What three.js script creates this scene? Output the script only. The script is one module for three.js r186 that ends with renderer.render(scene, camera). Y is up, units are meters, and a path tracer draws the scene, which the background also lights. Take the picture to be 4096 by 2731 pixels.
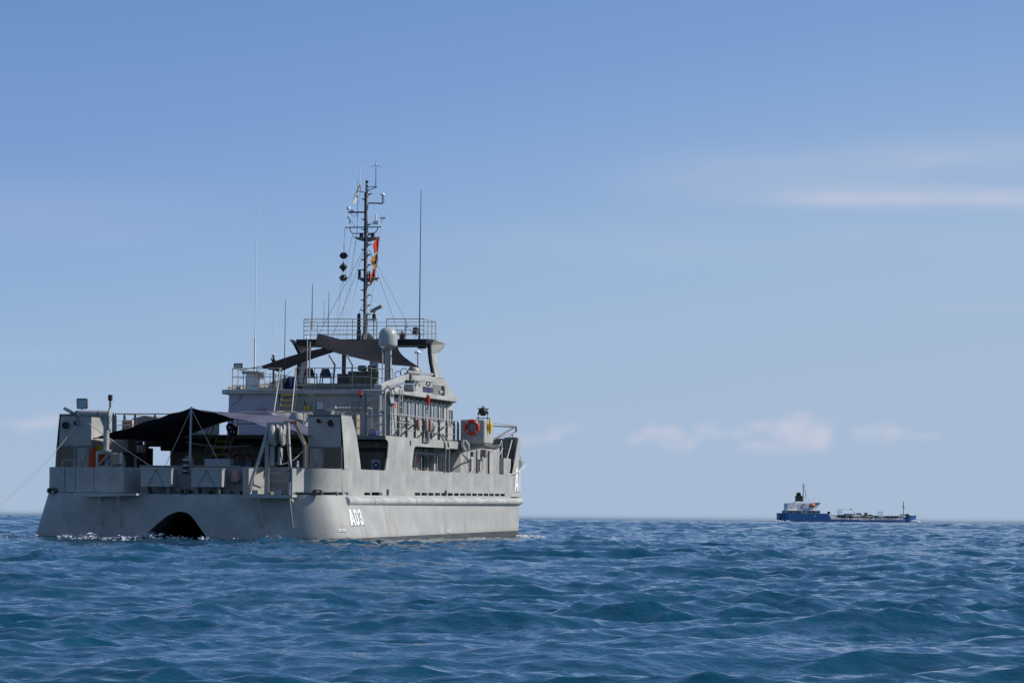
import * as THREE from 'three';
import { mergeGeometries, mergeVertices, toCreasedNormals } from 'three/addons/utils/BufferGeometryUtils.js';
import { RoundedBoxGeometry } from 'three/addons/geometries/RoundedBoxGeometry.js';
import { MarchingCubes } from 'three/addons/objects/MarchingCubes.js';

// ---------- camera, sky, sun, exposure ----------
const W = 1024, H = 682, R = THREE.MathUtils.degToRad;
const scene = new THREE.Scene();
const camera = new THREE.PerspectiveCamera(2 * Math.atan(784.2 / 7700) * 180 / Math.PI, W / H, 0.5, 60000);
const HEAD = 11.28;                                   // the ship's axis stands 11.28 degrees right of the view
camera.rotation.order = 'YXZ';
camera.position.set(40.99, 0.85, 135.96);
camera.rotation.set(Math.atan(406.5 / 7700), R(HEAD), R(0.487));
const renderer = new THREE.WebGLRenderer({ antialias: true });
renderer.setSize(W, H);
renderer.toneMapping = THREE.LinearToneMapping;
renderer.toneMappingExposure = 1;
renderer.shadowMap.enabled = true;

let seedState = 7;
const rnd = () => { seedState = (seedState * 1664525 + 1013904223) >>> 0; return seedState / 4294967296; };
const rr = (a, b) => a + (b - a) * rnd();
const hash = (x, y) => { let h = (Math.imul(x | 0, 374761393) + Math.imul(y | 0, 668265263)) | 0; h = Math.imul(h ^ (h >>> 13), 1274126177); return ((h ^ (h >>> 16)) >>> 0) / 4294967296; };
const noise2 = (x, y) => { const i = Math.floor(x), j = Math.floor(y), u = x - i, v = y - j, s = u * u * (3 - 2 * u), t = v * v * (3 - 2 * v);
  return (hash(i, j) * (1 - s) + hash(i + 1, j) * s) * (1 - t) + (hash(i, j + 1) * (1 - s) + hash(i + 1, j + 1) * s) * t; };
const fbm = (x, y, o = 5) => { let a = 0.5, f = 0, n = 0; for (let k = 0; k < o; k++) { f += a * noise2(x, y); n += a; a *= 0.5; x = x * 2.03 + 17.1; y = y * 2.03 + 9.7; } return f / n; };
const sstep = (a, b, x) => { const t = Math.min(1, Math.max(0, (x - a) / (b - a))); return t * t * (3 - 2 * t); };
const lin = (c) => { const v = c / 255; return v <= 0.04045 ? v / 12.92 : ((v + 0.055) / 1.055) ** 2.4; };

const SUN_AZ = 12, SUN_EL = 37.5;                     // degrees forward of the starboard beam, degrees up
const sunDir = new THREE.Vector3(Math.cos(R(SUN_EL)) * Math.cos(R(SUN_AZ)), Math.sin(R(SUN_EL)), -Math.cos(R(SUN_EL)) * Math.sin(R(SUN_AZ)));
{
  const w = 4096, h = 2048, data = new Float32Array(w * h * 4);
  const stops = [[-90, 8, 30, 55], [-4, 60, 90, 125], [-0.6, 167, 187, 213], [0.3, 167, 187, 213], [2.9, 162, 186, 215], [4.35, 152, 181, 215], [5.85, 139, 171, 213], [7.6, 123, 158, 208], [10.5, 105, 143, 197], [17, 94, 130, 184], [30, 86, 118, 168], [55, 78, 108, 156], [90, 72, 101, 148]].map(([e, r, g, b]) => [e, lin(r), lin(g), lin(b)]);
  // low cumulus: centre azimuth (degrees right of the view), elevation, half width, half height, strength
  const puffs = [[2.1, 1.36, 0.16, 0.14, 0.6], [2.4, 1.42, 0.3, 0.22, 1], [2.75, 1.46, 0.26, 0.24, 1], [2.9, 1.3, 0.3, 0.14, 0.8], [3.2, 1.4, 0.3, 0.12, 0.5], [3.4, 1.52, 0.24, 0.2, 0.85], [3.75, 1.46, 0.4, 0.1, 0.6], [4.1, 1.55, 0.3, 0.16, 0.8], [4.4, 1.64, 0.2, 0.18, 0.8], [4.15, 1.26, 0.34, 0.14, 0.7], [4.5, 1.22, 0.3, 0.12, 0.55],
    [4.75, 1.5, 0.3, 0.26, 1.05], [5.05, 1.52, 0.36, 0.3, 1.2], [5.3, 1.4, 0.3, 0.26, 1.1], [5.15, 1.24, 0.45, 0.12, 0.6], [5.6, 1.68, 0.26, 0.14, 0.45], [5.75, 1.5, 0.3, 0.1, 0.35], [6.05, 1.46, 0.22, 0.14, 0.7], [6.4, 1.53, 0.26, 0.2, 0.95], [6.75, 1.46, 0.4, 0.13, 0.85], [7.2, 1.42, 0.35, 0.08, 0.45], [6.2, 1.34, 0.5, 0.08, 0.4],
    [0.35, 1.36, 0.3, 0.14, 0.7], [0.7, 1.42, 0.3, 0.16, 0.75], [1.1, 1.5, 0.28, 0.13, 0.7], [-7.8, 1.56, 0.4, 0.2, 0.9], [-8.3, 1.5, 0.4, 0.18, 0.8], [-8.3, 5.35, 0.5, 0.06, 0.12], [9.6, 1.3, 0.9, 0.12, 0.35], [12, 1.6, 1.1, 0.3, 0.6], [-12, 1.4, 1.4, 0.25, 0.6]];
  const D = new THREE.Vector3();
  for (let j = 0; j < h; j++) {
    const el = (j + 0.5) / h * 180 - 90, ce = Math.cos(R(el)), se = Math.sin(R(el));
    const base = [0, 0, 0], tone = (e) => { let k = 0; while (k < stops.length - 2 && e > stops[k + 1][0]) k++; const a = stops[k], b = stops[k + 1], t = Math.min(1, Math.max(0, (e - a[0]) / (b[0] - a[0]))); for (let q = 0; q < 3; q++) base[q] = a[q + 1] + (b[q + 1] - a[q + 1]) * t; }; tone(el);
    for (let i = 0; i < w; i++) {
      if (el < -1) { const o = (j * w + i) * 4; data[o] = base[0]; data[o + 1] = base[1]; data[o + 2] = base[2]; data[o + 3] = 1; continue; }
      const th = ((i + 0.5) / w - 0.5) * 2 * Math.PI; D.set(Math.cos(th) * ce, se, Math.sin(th) * ce);
      const c = base;
      const cs = D.dot(sunDir), glow = el > -2 ? 0.12 * Math.exp((cs - 1) * 9) + 0.35 * Math.exp((cs - 1) * 60) : 0;
      const az = ((th * 180 / Math.PI + 90 + HEAD + 540) % 360) - 180;        // degrees right of the view
      if (el > 0) tone(Math.max(0.3 * Math.min(1, el), el - 1.6 * Math.sin((az - 1) * Math.PI / 180 * 6.4 > 1.57 ? 1.57 : (az - 1) * Math.PI / 180 * 6.4 < -1.57 ? -1.57 : (az - 1) * Math.PI / 180 * 6.4) * sstep(0, 2.5, el)));
      let cl = 0;
      if (el > -0.2 && el < 2.6 && Math.abs(az) < 16) {
        const wx = az + (fbm(az * 2.2, el * 3 + 3, 4) - 0.5) * 0.5, wy = el + (fbm(az * 3 + 40, el * 5, 4) - 0.5) * 0.26;
        let s = 0; for (const [pa, pe, pw, ph, st] of puffs) { const dx = (wx - pa) / (pw * 0.88), dy = (wy - pe) / (wy > pe ? ph * 0.92 : ph * 0.7), r2 = dx * dx + dy * dy; if (r2 < 4) { const k = st * sstep(1.75, 0.0, Math.sqrt(r2)); s = s + k - s * k * 0.75; } }
        cl += sstep(0.12, 1.2, s * (0.25 + 1.2 * fbm(az * 4.2, el * 7.5, 5))) * 0.8;
      }
      if (el > 1.8 && el < 9.5 && Math.abs(az) < 45) {                                                         // thin high cirrus
        const q = el + 0.045 * (az - 3) * -0.4, band = (e0, wd, x0, x1, soft) => Math.exp(-(((q - e0) / wd) ** 2)) * sstep(x0 - soft, x0 + soft, az) * sstep(x1 + soft, x1 - soft, az);
        const n = 0.2 + 1.35 * fbm(az * 0.5 + 3 + q * 0.4, q * 4.6, 5);
        cl += 0.52 * n * band(5.42 - 0.02 * (az - 5), q > 5.42 ? 0.22 : 0.13, 4.4, 30, 1.9) + 0.26 * n * band(5.95 + 0.05 * (az - 5), 0.38, 2.2, 16, 1.6) + 0.1 * n * band(4.75, 0.4, -1, 26, 3.5) + 0.09 * n * band(5.2, 0.6, -40, -5.5, 2) + 0.1 * n * band(3.55, 0.06, 6.9, 20, 0.7) + 0.07 * n * band(2.9, 0.12, -9, -7.4, 0.4);
      }
      if (el > 9) { cl += 0.25 * sstep(0.55, 0.85, fbm(D.x * 3.1 / (se + 0.15) + 5, D.z * 1.2 / (se + 0.15), 5)) * sstep(9, 18, el);
      }
      cl = Math.min(0.85, cl);
      const white = [0.60, 0.61, 0.72], o = (j * w + i) * 4;
      for (let q = 0; q < 3; q++) data[o + q] = c[q] * (1 - cl) + white[q] * cl + glow * [1, 0.97, 0.9][q];
      data[o + 3] = 1;
    }
  }
  const sky = new THREE.DataTexture(data, w, h, THREE.RGBAFormat, THREE.FloatType);
  sky.mapping = THREE.EquirectangularReflectionMapping; sky.magFilter = sky.minFilter = THREE.LinearFilter; sky.wrapS = THREE.RepeatWrapping; sky.needsUpdate = true;
  scene.background = sky; scene.environment = sky;
}
const sun = new THREE.DirectionalLight(new THREE.Color(1, 0.98, 0.95), 4.25);
sun.name = 'sun'; sun.position.copy(sunDir).multiplyScalar(300).add(new THREE.Vector3(0, 0, -18)); sun.target.position.set(0, 0, -18);
sun.castShadow = true; sun.shadow.radius = 1; sun.shadow.mapSize.set(4096, 4096);
Object.assign(sun.shadow.camera, { left: -45, right: 45, top: 45, bottom: -45, near: 1, far: 600 });
scene.add(sun, sun.target);

// ---------- helpers ----------
const TRIM = 0.0065;                                  // the ship floats a little down by the stern
const V = (x, y, z) => new THREE.Vector3(x, y, z);
const used = new Map();
const numbered = (n) => { const k = used.get(n) ?? 0; used.set(n, k + 1); return k ? `${n}_${String(k).padStart(3, '0')}` : n; };
function prep(g) { g = g.index ? g.toNonIndexed() : g; for (const k of Object.keys(g.attributes)) if (!['position', 'normal', 'uv'].includes(k)) g.deleteAttribute(k); if (!g.attributes.normal) g.computeVertexNormals(); g.morphAttributes = {};
  if (g.userData.uv) { const keep = g.userData.uv; g.userData = { uv: keep }; return g; }
  const p = g.attributes.position, n = g.attributes.normal, uv = new Float32Array(p.count * 2);
  for (let t = 0; t < p.count; t += 3) { let ax = 0, ay = 0, az = 0; for (let q = 0; q < 3; q++) { ax += Math.abs(n.getX(t + q)); ay += Math.abs(n.getY(t + q)); az += Math.abs(n.getZ(t + q)); }
    for (let q = 0; q < 3; q++) { const i = t + q, x = p.getX(i), y = p.getY(i), z = p.getZ(i); if (ay > ax && ay > az) { uv[2 * i] = x; uv[2 * i + 1] = z; } else if (ax > az) { uv[2 * i] = z; uv[2 * i + 1] = y; } else { uv[2 * i] = x; uv[2 * i + 1] = y; } } }
  g.setAttribute('uv', new THREE.BufferAttribute(uv, 2)); return g; }
const merged = (list) => { const a = (Array.isArray(list) ? list.flat(3) : [list]).map(prep); return a.length > 1 ? mergeGeometries(a) : a[0]; };
// a thing on the ship: a Group at its base; parts are modelled in ship coordinates and moved to the base
function thing(name, label, category, base, group, kind) {
  const o = new THREE.Group(); o.name = numbered(name); o.userData = {};
  Object.assign(o.userData, { label, category }); if (group) o.userData.group = group; if (kind) o.userData.kind = kind;
  o.position.set(...base).applyAxisAngle(V(1, 0, 0), TRIM); o.rotation.set(TRIM, 0, 0); bases.set(o, base); scene.add(o); return o;
}
const bases = new Map();
function part(name, geos, material, parent, label) {
  const g = merged(geos), b = bases.get(parent) ?? [0, 0, 0]; g.translate(-b[0], -b[1], -b[2]);
  const m = new THREE.Mesh(g, material); m.name = name; m.castShadow = m.receiveShadow = true; if (label) m.userData.label = label;
  bases.set(m, b); parent.add(m); return m;
}
const box = (x0, x1, y0, y1, z0, z1, r = 0) => { const a = Math.abs(x1 - x0), b = Math.abs(y1 - y0), c = Math.abs(z1 - z0); const g = r ? new RoundedBoxGeometry(a, b, c, 2, Math.min(r, a / 2.1, b / 2.1, c / 2.1)) : new THREE.BoxGeometry(a, b, c); return g.translate((x0 + x1) / 2, (y0 + y1) / 2, (z0 + z1) / 2); };
const UP = V(0, 1, 0);
function rod(a, b, r, r2 = r, n = 7) { a = V(...a); b = V(...b); const d = b.clone().sub(a), g = new THREE.CylinderGeometry(r2, r, d.length(), n, 1); g.applyQuaternion(new THREE.Quaternion().setFromUnitVectors(UP, d.clone().normalize())); return g.translate((a.x + b.x) / 2, (a.y + b.y) / 2, (a.z + b.z) / 2); }
const bars = (pts, r, n = 7) => pts.slice(1).map((p, i) => rod(pts[i], p, r, r, n));
const hose = (pts, r, seg = 24, n = 6, closed = false) => new THREE.TubeGeometry(new THREE.CatmullRomCurve3(pts.map((p) => V(...p)), closed), seg, r, n, closed);
const sag = (a, b, d, n = 6) => Array.from({ length: n + 1 }, (_, i) => { const t = i / n; return [a[0] + (b[0] - a[0]) * t, a[1] + (b[1] - a[1]) * t - d * 4 * t * (1 - t), a[2] + (b[2] - a[2]) * t]; });
// polygon extrusions: along z from (x, y), along x from (z, y), along y from (x, z)
const shapeOf = (poly, holes = []) => { const s = new THREE.Shape(poly.map(([x, y]) => new THREE.Vector2(x, y))); for (const h of holes) s.holes.push(new THREE.Path(h.map(([x, y]) => new THREE.Vector2(x, y)))); return s; };
const slabZ = (poly, z0, z1, holes, bev = 0) => new THREE.ExtrudeGeometry(shapeOf(poly, holes), { depth: z1 - z0 - 2 * bev, bevelEnabled: bev > 0, bevelSize: bev, bevelThickness: bev, bevelOffset: -bev, bevelSegments: 2, curveSegments: 4 }).translate(0, 0, z0 + bev);
const slabX = (poly, x0, x1, holes, bev = 0) => { const g = slabZ(poly.map(([z, y]) => [-z, y]), x0, x1, holes?.map((h) => h.map(([z, y]) => [-z, y])), bev); return g.applyMatrix4(new THREE.Matrix4().set(0, 0, 1, 0, 0, 1, 0, 0, -1, 0, 0, 0, 0, 0, 0, 1)); };
const slabY = (poly, y0, y1, holes, bev = 0) => { const g = slabZ(poly.map(([x, z]) => [x, -z]), y0, y1, holes?.map((h) => h.map(([x, z]) => [x, -z])), bev); return g.applyMatrix4(new THREE.Matrix4().set(1, 0, 0, 0, 0, 0, 1, 0, 0, -1, 0, 0, 0, 0, 0, 1)); };
const rect = (x0, x1, y0, y1) => [[x0, y0], [x1, y0], [x1, y1], [x0, y1]];
const rrect = (x0, x1, y0, y1, r, n = 4) => { const o = []; for (const [cx, cy, a] of [[x1 - r, y0 + r, -90], [x1 - r, y1 - r, 0], [x0 + r, y1 - r, 90], [x0 + r, y0 + r, 180]]) for (let i = 0; i <= n; i++) { const t = R(a + 90 * i / n); o.push([cx + r * Math.cos(t), cy + r * Math.sin(t)]); } return o; };
const lathe = (prof, at, n = 18, axis = 'y') => { const g = new THREE.LatheGeometry(prof.map(([r, y]) => new THREE.Vector2(r, y)), n); if (axis === 'x') g.rotateZ(-Math.PI / 2); if (axis === 'z') g.rotateX(Math.PI / 2); return g.translate(...at); };
function sheet(f, nu, nv, creased) { const p = [], ix = []; for (let j = 0; j <= nv; j++) for (let i = 0; i <= nu; i++) p.push(...f(i / nu, j / nv)); for (let j = 0; j < nv; j++) for (let i = 0; i < nu; i++) { const a = j * (nu + 1) + i, b = a + nu + 1; ix.push(a, a + 1, b, a + 1, b + 1, b); }
  const g = new THREE.BufferGeometry(); g.setAttribute('position', new THREE.Float32BufferAttribute(p, 3)); g.setIndex(ix); g.computeVertexNormals(); return g; }
// a sheet of cloth with thickness
function cloth(f, nu, nv, th = 0.012) { const g = sheet(f, nu, nv), n = g.attributes.normal, p = g.attributes.position, b = g.clone(), q = b.attributes.position; for (let i = 0; i < p.count; i++) q.setXYZ(i, p.getX(i) - n.getX(i) * th, p.getY(i) - n.getY(i) * th, p.getZ(i) - n.getZ(i) * th);
  const ix = b.index.array; for (let i = 0; i < ix.length; i += 3) { const t = ix[i]; ix[i] = ix[i + 1]; ix[i + 1] = t; } b.computeVertexNormals(); return [g, b]; }

// ---------- materials ----------
const TEX = (n, m, f, srgb = true, rep = 1) => { const d = new Uint8Array(n * m * 4); for (let j = 0; j < m; j++) for (let i = 0; i < n; i++) { const c = f(i, j), o = (j * n + i) * 4; for (let q = 0; q < 3; q++) d[o + q] = Math.max(0, Math.min(255, Math.round(c[q]))); d[o + 3] = c[3] ?? 255; }
  const t = new THREE.DataTexture(d, n, m); t.magFilter = THREE.LinearFilter; t.minFilter = THREE.LinearMipmapLinearFilter; t.generateMipmaps = true; t.wrapS = t.wrapT = THREE.RepeatWrapping; t.colorSpace = srgb ? THREE.SRGBColorSpace : THREE.NoColorSpace; t.repeat.set(rep, rep); t.needsUpdate = true; return t; };
const tn = (x, y, n, f) => { const u = x / n * f, v = y / n * f, i = Math.floor(u), j = Math.floor(v), a = u - i, b = v - j, s = a * a * (3 - 2 * a), t = b * b * (3 - 2 * b), h = (p, q) => hash((p % f + f) % f + f * 57, (q % f + f) % f + 91); return (h(i, j) * (1 - s) + h(i + 1, j) * s) * (1 - t) + (h(i, j + 1) * (1 - s) + h(i + 1, j + 1) * s) * t; };
// weathered ship paint: chalky patches, fine grain and thin runs, 5 m to the tile
const wearTex = TEX(512, 512, (i, j) => { const a = tn(i, j, 512, 6), b = tn(i, j, 512, 23), c = tn(i, j, 512, 128), run = tn(i, j * 0.12, 512, 96); const v = 224 + 30 * (a - 0.5) + 18 * (b - 0.5) + 10 * (c - 0.5) - 12 * Math.max(0, run - 0.72) * 4 * tn(i, j, 512, 9); const rust = Math.max(0, tn(i + 90, j, 512, 40) - 0.88) * 9; return [v - 4 * rust, v - 14 * rust, v - 28 * rust]; }, true, 0.2);
// plating a little buckled between its frames
const dentTex = TEX(512, 512, (i, j) => { const v = 128 + 90 * (tn(i, j, 512, 10) - 0.5) + 60 * (tn(i, j, 512, 21) - 0.5) + 22 * Math.cos(i / 512 * 2 * Math.PI * 8); return [v, v, v]; }, false, 0.2);
const paint = (r, g, b, rough = 0.48, extra = {}) => new THREE.MeshPhysicalMaterial({ color: new THREE.Color(r, g, b), map: wearTex, bumpMap: dentTex, bumpScale: 0.008, roughness: rough, ...extra });
const plain = (r, g, b, rough = 0.6, extra = {}) => new THREE.MeshPhysicalMaterial({ color: new THREE.Color(r, g, b), roughness: rough, ...extra });
const M = {
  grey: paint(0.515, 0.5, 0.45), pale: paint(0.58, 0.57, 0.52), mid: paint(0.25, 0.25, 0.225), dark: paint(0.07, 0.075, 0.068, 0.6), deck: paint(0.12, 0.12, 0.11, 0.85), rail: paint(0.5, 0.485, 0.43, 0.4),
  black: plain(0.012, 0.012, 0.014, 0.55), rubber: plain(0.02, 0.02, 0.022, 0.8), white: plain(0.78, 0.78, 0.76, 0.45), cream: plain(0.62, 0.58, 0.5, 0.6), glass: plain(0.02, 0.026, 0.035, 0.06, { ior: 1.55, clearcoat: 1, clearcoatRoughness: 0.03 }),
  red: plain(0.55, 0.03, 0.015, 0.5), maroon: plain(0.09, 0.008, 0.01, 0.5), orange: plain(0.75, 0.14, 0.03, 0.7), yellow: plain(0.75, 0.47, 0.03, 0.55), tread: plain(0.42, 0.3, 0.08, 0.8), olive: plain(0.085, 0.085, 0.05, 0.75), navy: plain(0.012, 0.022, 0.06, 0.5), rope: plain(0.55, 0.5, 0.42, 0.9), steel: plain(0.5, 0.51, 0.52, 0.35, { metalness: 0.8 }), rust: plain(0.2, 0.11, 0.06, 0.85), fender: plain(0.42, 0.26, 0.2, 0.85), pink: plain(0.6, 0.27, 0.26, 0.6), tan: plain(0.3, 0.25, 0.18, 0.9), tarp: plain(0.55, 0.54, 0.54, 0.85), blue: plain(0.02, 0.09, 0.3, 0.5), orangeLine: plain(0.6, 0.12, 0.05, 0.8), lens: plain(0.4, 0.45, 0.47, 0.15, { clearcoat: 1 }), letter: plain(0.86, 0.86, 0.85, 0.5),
};
// ---------- the sea: one sheet of waves from under the camera to the horizon ----------
const waves = [];
{ const main = R(62); // travelling direction, from the camera's far left towards its near right
  for (let k = 0; k < 96; k++) { const t = k / 95, L = 0.13 * Math.pow(9.5 / 0.13, t), a0 = main + (rnd() + rnd() - 1) * R(t > 0.8 ? 45 : 95);
    const s = 0.037 * (L > 2.6 ? Math.pow(2.6 / L, 1.35) : 1) * (L < 0.9 ? 1.15 : 1.1) * rr(0.7, 1.3), kk = 2 * Math.PI / L;
    waves.push([Math.cos(a0) * kk, Math.sin(a0) * kk, s / kk, rnd() * 6.283, Math.cos(a0), Math.sin(a0)]); } }
const farSet = (n, l0, l1, st) => Array.from({ length: n }, () => { const a = rr(0, 6.283), k = 6.283 / rr(l0, l1); return [Math.cos(a) * k, Math.sin(a) * k, st / k, rnd() * 6.283]; });
const farWaves = [farSet(18, 5.2, 10, 0.055), farSet(18, 11.5, 19, 0.036)];
const seaAt = (x, z, far = 0, cut = 0) => { let dx = 0, y = -0.2, dz = 0; const g = 0.6 + 0.8 * noise2(x * 0.11 + 40, z * 0.11); for (const [kx, kz, a, ph, cx, cz] of waves) { if (cut && kx * kx + kz * kz > cut) continue; const q = kx * x + kz * z + ph, s = Math.sin(q), c = Math.cos(q); y += a * g * c; dx -= a * g * 0.9 * cx * s; dz -= a * g * 0.9 * cz * s; } return [x + dx * (1 - far), y, z + dz * (1 - far)]; };
{
  const angs = [], rads = [];
  for (let a = -180; a < -14; a += 4) angs.push(a);
  for (let i = 0; i <= 450; i++) angs.push(-12.5 + 25 * i / 450);
  for (let a = 14; a <= 180; a += 4) angs.push(a);
  for (const r of [0.3, 2, 4, 7, 10, 12]) rads.push(r);
  let r = 13; while (r < 330) { rads.push(r); r *= r < 60 ? 1.003 : 1.0036; } while (r < 1000) { rads.push(r); r += 2.1; } while (r < 3400) { rads.push(r); r += 4.8; } while (r < 6200) { rads.push(r); r += 11; } while (r < 30000) { rads.push(r); r *= 1.12; } rads.push(45000);
  const na = angs.length, nr = rads.length, pos = new Float32Array(na * nr * 3), uv = new Float32Array(na * nr * 2), idx = new Uint32Array((na - 1) * (nr - 1) * 6);
  const dirs = angs.map((a) => { const b = R(a - HEAD); return [Math.sin(b), -Math.cos(b)]; });
  for (let j = 0; j < nr; j++) { const rad = rads[j], step = rad * 0.0032, cut = rad > 330 ? (2 * Math.PI / (rad > 1000 ? 12 : 5)) ** 2 : 0;
    for (let i = 0; i < na; i++) { const x = 40.99 + dirs[i][0] * rad, z = 135.96 + dirs[i][1] * rad, o = j * na + i; let p;
      if (Math.abs(angs[i]) > 12.6 || rad > 6300 || rad < 12.5) p = [x, -0.2, z]; else p = seaAt(x, z, 0, cut);
      if (rad > 140) { const w0 = sstep(140, 420, rad) * (1 - sstep(900, 1300, rad)), w1 = sstep(800, 1300, rad); farWaves.forEach((set, n) => { const g = n ? w1 : w0; if (g > 0) for (const [kx, kz, am, ph] of set) p[1] += g * am * Math.sin(kx * x + kz * z + ph); }); }
      pos[3 * o] = p[0]; pos[3 * o + 1] = p[1] - rad * rad / 36e6; pos[3 * o + 2] = p[2]; uv[2 * o] = x; uv[2 * o + 1] = z; } }
  let q = 0; for (let j = 0; j < nr - 1; j++) for (let i = 0; i < na - 1; i++) { const a = j * na + i, b = a + na; idx[q++] = a; idx[q++] = b; idx[q++] = a + 1; idx[q++] = a + 1; idx[q++] = b; idx[q++] = b + 1; }
  const g = new THREE.BufferGeometry(); g.setAttribute('position', new THREE.BufferAttribute(pos, 3)); g.setAttribute('uv', new THREE.BufferAttribute(uv, 2)); g.setIndex(new THREE.BufferAttribute(idx, 1)); g.computeVertexNormals();
  if (g.attributes.normal.getY(Math.floor(na * nr / 2)) < 0) { for (let i = 0; i < idx.length; i += 3) { const t = idx[i]; idx[i] = idx[i + 1]; idx[i + 1] = t; } g.computeVertexNormals(); }
  const ripple = TEX(512, 512, (i, j) => { const v = 255 * (0.45 * tn(i + 40 * tn(i, j, 512, 7), j, 512, 14) + 0.33 * tn(i, j + 30 * tn(i, j, 512, 9), 512, 30) + 0.22 * tn(i, j, 512, 64)); return [v, v, v]; }, false, 1 / 2.3);
  const water = new THREE.MeshPhysicalMaterial({ color: new THREE.Color(0.0025, 0.052, 0.09), roughness: 0.08, ior: 1.333, bumpMap: ripple, bumpScale: 0.014 });
  const sea = new THREE.Mesh(g, water); sea.name = 'sea'; sea.receiveShadow = true; Object.assign(sea.userData, { label: 'dark blue choppy sea with small wind waves reaching to the horizon', category: 'sea', kind: 'structure' });
  scene.add(sea);
}
// ---------- the grey catamaran ----------
const ship = thing('navy_ship', 'grey catamaran navy vessel marked A03 seen from its stern quarter', 'ship', [0, 0, 0]);
// plan of the hull: distance aft-to-forward u = -z, half breadth at a height
const planPts = (y, side) => { const k = Math.max(0, (1.75 - y) / 1.75), flare = 0.55 * k, rake = 0.12 * k, o = [], rx = side > 0 ? 2.0 : 0.85;
  for (let i = 0; i <= 14; i++) { const t = R(90 * i / 14), e = 0.85; o.push([6.4 - rx + (rx + flare) * Math.pow(Math.sin(t), e), rake - ((side > 0 ? 2.2 : 0.9) + rake) * (1 - Math.pow(Math.cos(t), e))]); }
  if (side < 0) { o.pop(); o.push([6.4 + flare, -0.9]); }
  for (let i = 1; i <= 18; i++) { const f = i / 18; o.push([6.4 + flare * (1 - f) ** 1.5, -2.2 - 37.1 * f]); }
  for (let i = 1; i <= 12; i++) { const f = i / 12; o.push([6.4 - 2.2 * f * f * f, -39.3 - (3.3 - 1.0 * k) * f]); }
  return o.map(([x, z]) => [x * side, y, z]); };
{
  const rows = [-1.3, -0.055, -0.05, 0.5, 1.0, 1.4, 1.76];
  const shell = (ys, side) => { const P = ys.map((y) => planPts(y, side)), n = P[0].length - 1; const g = sheet((u, v) => P[Math.round(v * (ys.length - 1))][Math.round(u * n)], n, ys.length - 1); if (side > 0) { const ix = g.index.array; for (let i = 0; i < ix.length; i += 3) { const t = ix[i]; ix[i] = ix[i + 1]; ix[i + 1] = t; } g.computeVertexNormals(); } return g; };
  // hull paint: faint welded plates, runs below the scuppers, rust where the photograph shows it
  const W0 = 2048, H0 = 192;
  const hullTex = TEX(W0, H0, (i, j) => { const u = i / W0 * 42, y = -1.4 + j / H0 * 3.3; let v = 224 + 24 * (fbm(u * 0.9, y * 1.4, 5) - 0.5) + 10 * (fbm(u * 7, y * 0.5, 3) - 0.5) + 7 * (hash(i, j) - 0.5);
    const seam = Math.min(Math.abs(((u + 0.7) % 2.4) - 1.2)); v += 6 * (hash(Math.floor((u + 0.7) / 1.1), Math.floor(y / 0.52)) - 0.5); if (seam < 0.014) v -= 12; if (Math.abs(y - 0.9) < 0.01) v -= 5;
    let rust = 0; for (const [ru, w, top, st] of [[9.3, 0.2, 1.72, 0.6], [10.1, 0.12, 1.6, 0.3], [9.0, 0.1, 1.2, 0.35], [7.4, 0.08, 0.5, 0.3], [21.4, 0.1, 1.7, 0.35], [15.2, 0.06, 1.7, 0.2], [28, 0.07, 1.7, 0.2], [2.9, 0.05, 1.3, 0.22], [1.7, 0.06, 1.0, 0.2]]) { const d = Math.abs(u - ru - 0.05 * Math.sin(y * 5)) / w; if (d < 1.6 && y < top) rust += st * Math.max(0, 1 - d / 1.6) * (0.35 + 0.65 * fbm(u * 12, y * 2.2, 3)) * (0.45 + 0.55 * sstep(0.7, 0.1, Math.abs(y - 0.1) * 0.7) + (Math.abs(y - 1.65) < 0.12 ? 0.4 : 0)); }
    if (y < 0.16) { const k = sstep(0.16, -0.05, y) * fbm(u * 3, y * 9, 4); rust += 0.18 * k; v -= 16 * k; }
    const m = Math.max(0, fbm(u * 2.6 + 9, y * 0.25, 4) - 0.58) * 90 * sstep(1.6, 0.4, y); v -= m;
    return [v - 26 * rust, v - 62 * rust, v - 105 * rust]; });
  hullTex.wrapS = hullTex.wrapT = THREE.ClampToEdgeWrapping; hullTex.repeat.set(1, 1);
  const dentHull = dentTex.clone(); dentHull.repeat.set(8.4, 0.66); dentHull.needsUpdate = true;
  const hullMat = new THREE.MeshPhysicalMaterial({ color: new THREE.Color(0.515, 0.5, 0.45), map: hullTex, bumpMap: dentHull, bumpScale: 0.008, roughness: 0.5 });
  const uvHull = (g) => { g = g.index ? g.toNonIndexed() : g; const p = g.attributes.position, uv = new Float32Array(p.count * 2); for (let i = 0; i < p.count; i++) { uv[2 * i] = (1 - p.getZ(i)) / 42; uv[2 * i + 1] = (p.getY(i) + 1.4) / 3.3; } g.setAttribute('uv', new THREE.BufferAttribute(uv, 2)); g.userData.uv = 1; return g; };
  M.hull = hullMat; M.uvHull = uvHull;
  const hull = part('hull', uvHull(shell(rows.slice(2), 1)), hullMat, ship); part('port_hull_side', uvHull(shell(rows.slice(2), -1)), hullMat, hull);
  for (const s of [1, -1]) part('boot_topping', shell(rows.slice(0, 2), s), M.dark, hull, 'black band of paint along the waterline');
  const arch = [[-3.2, -1.3], [-1.75, 0.08], [-1.38, 0.44], [-1.1, 0.68], [-0.88, 0.84], [-0.64, 0.96], [-0.42, 1.02], [-0.22, 1.02], [0.0, 0.96], [0.17, 0.84], [0.34, 0.64], [0.56, 0.36], [0.81, 0.04], [1.7, -1.3]];
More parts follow.
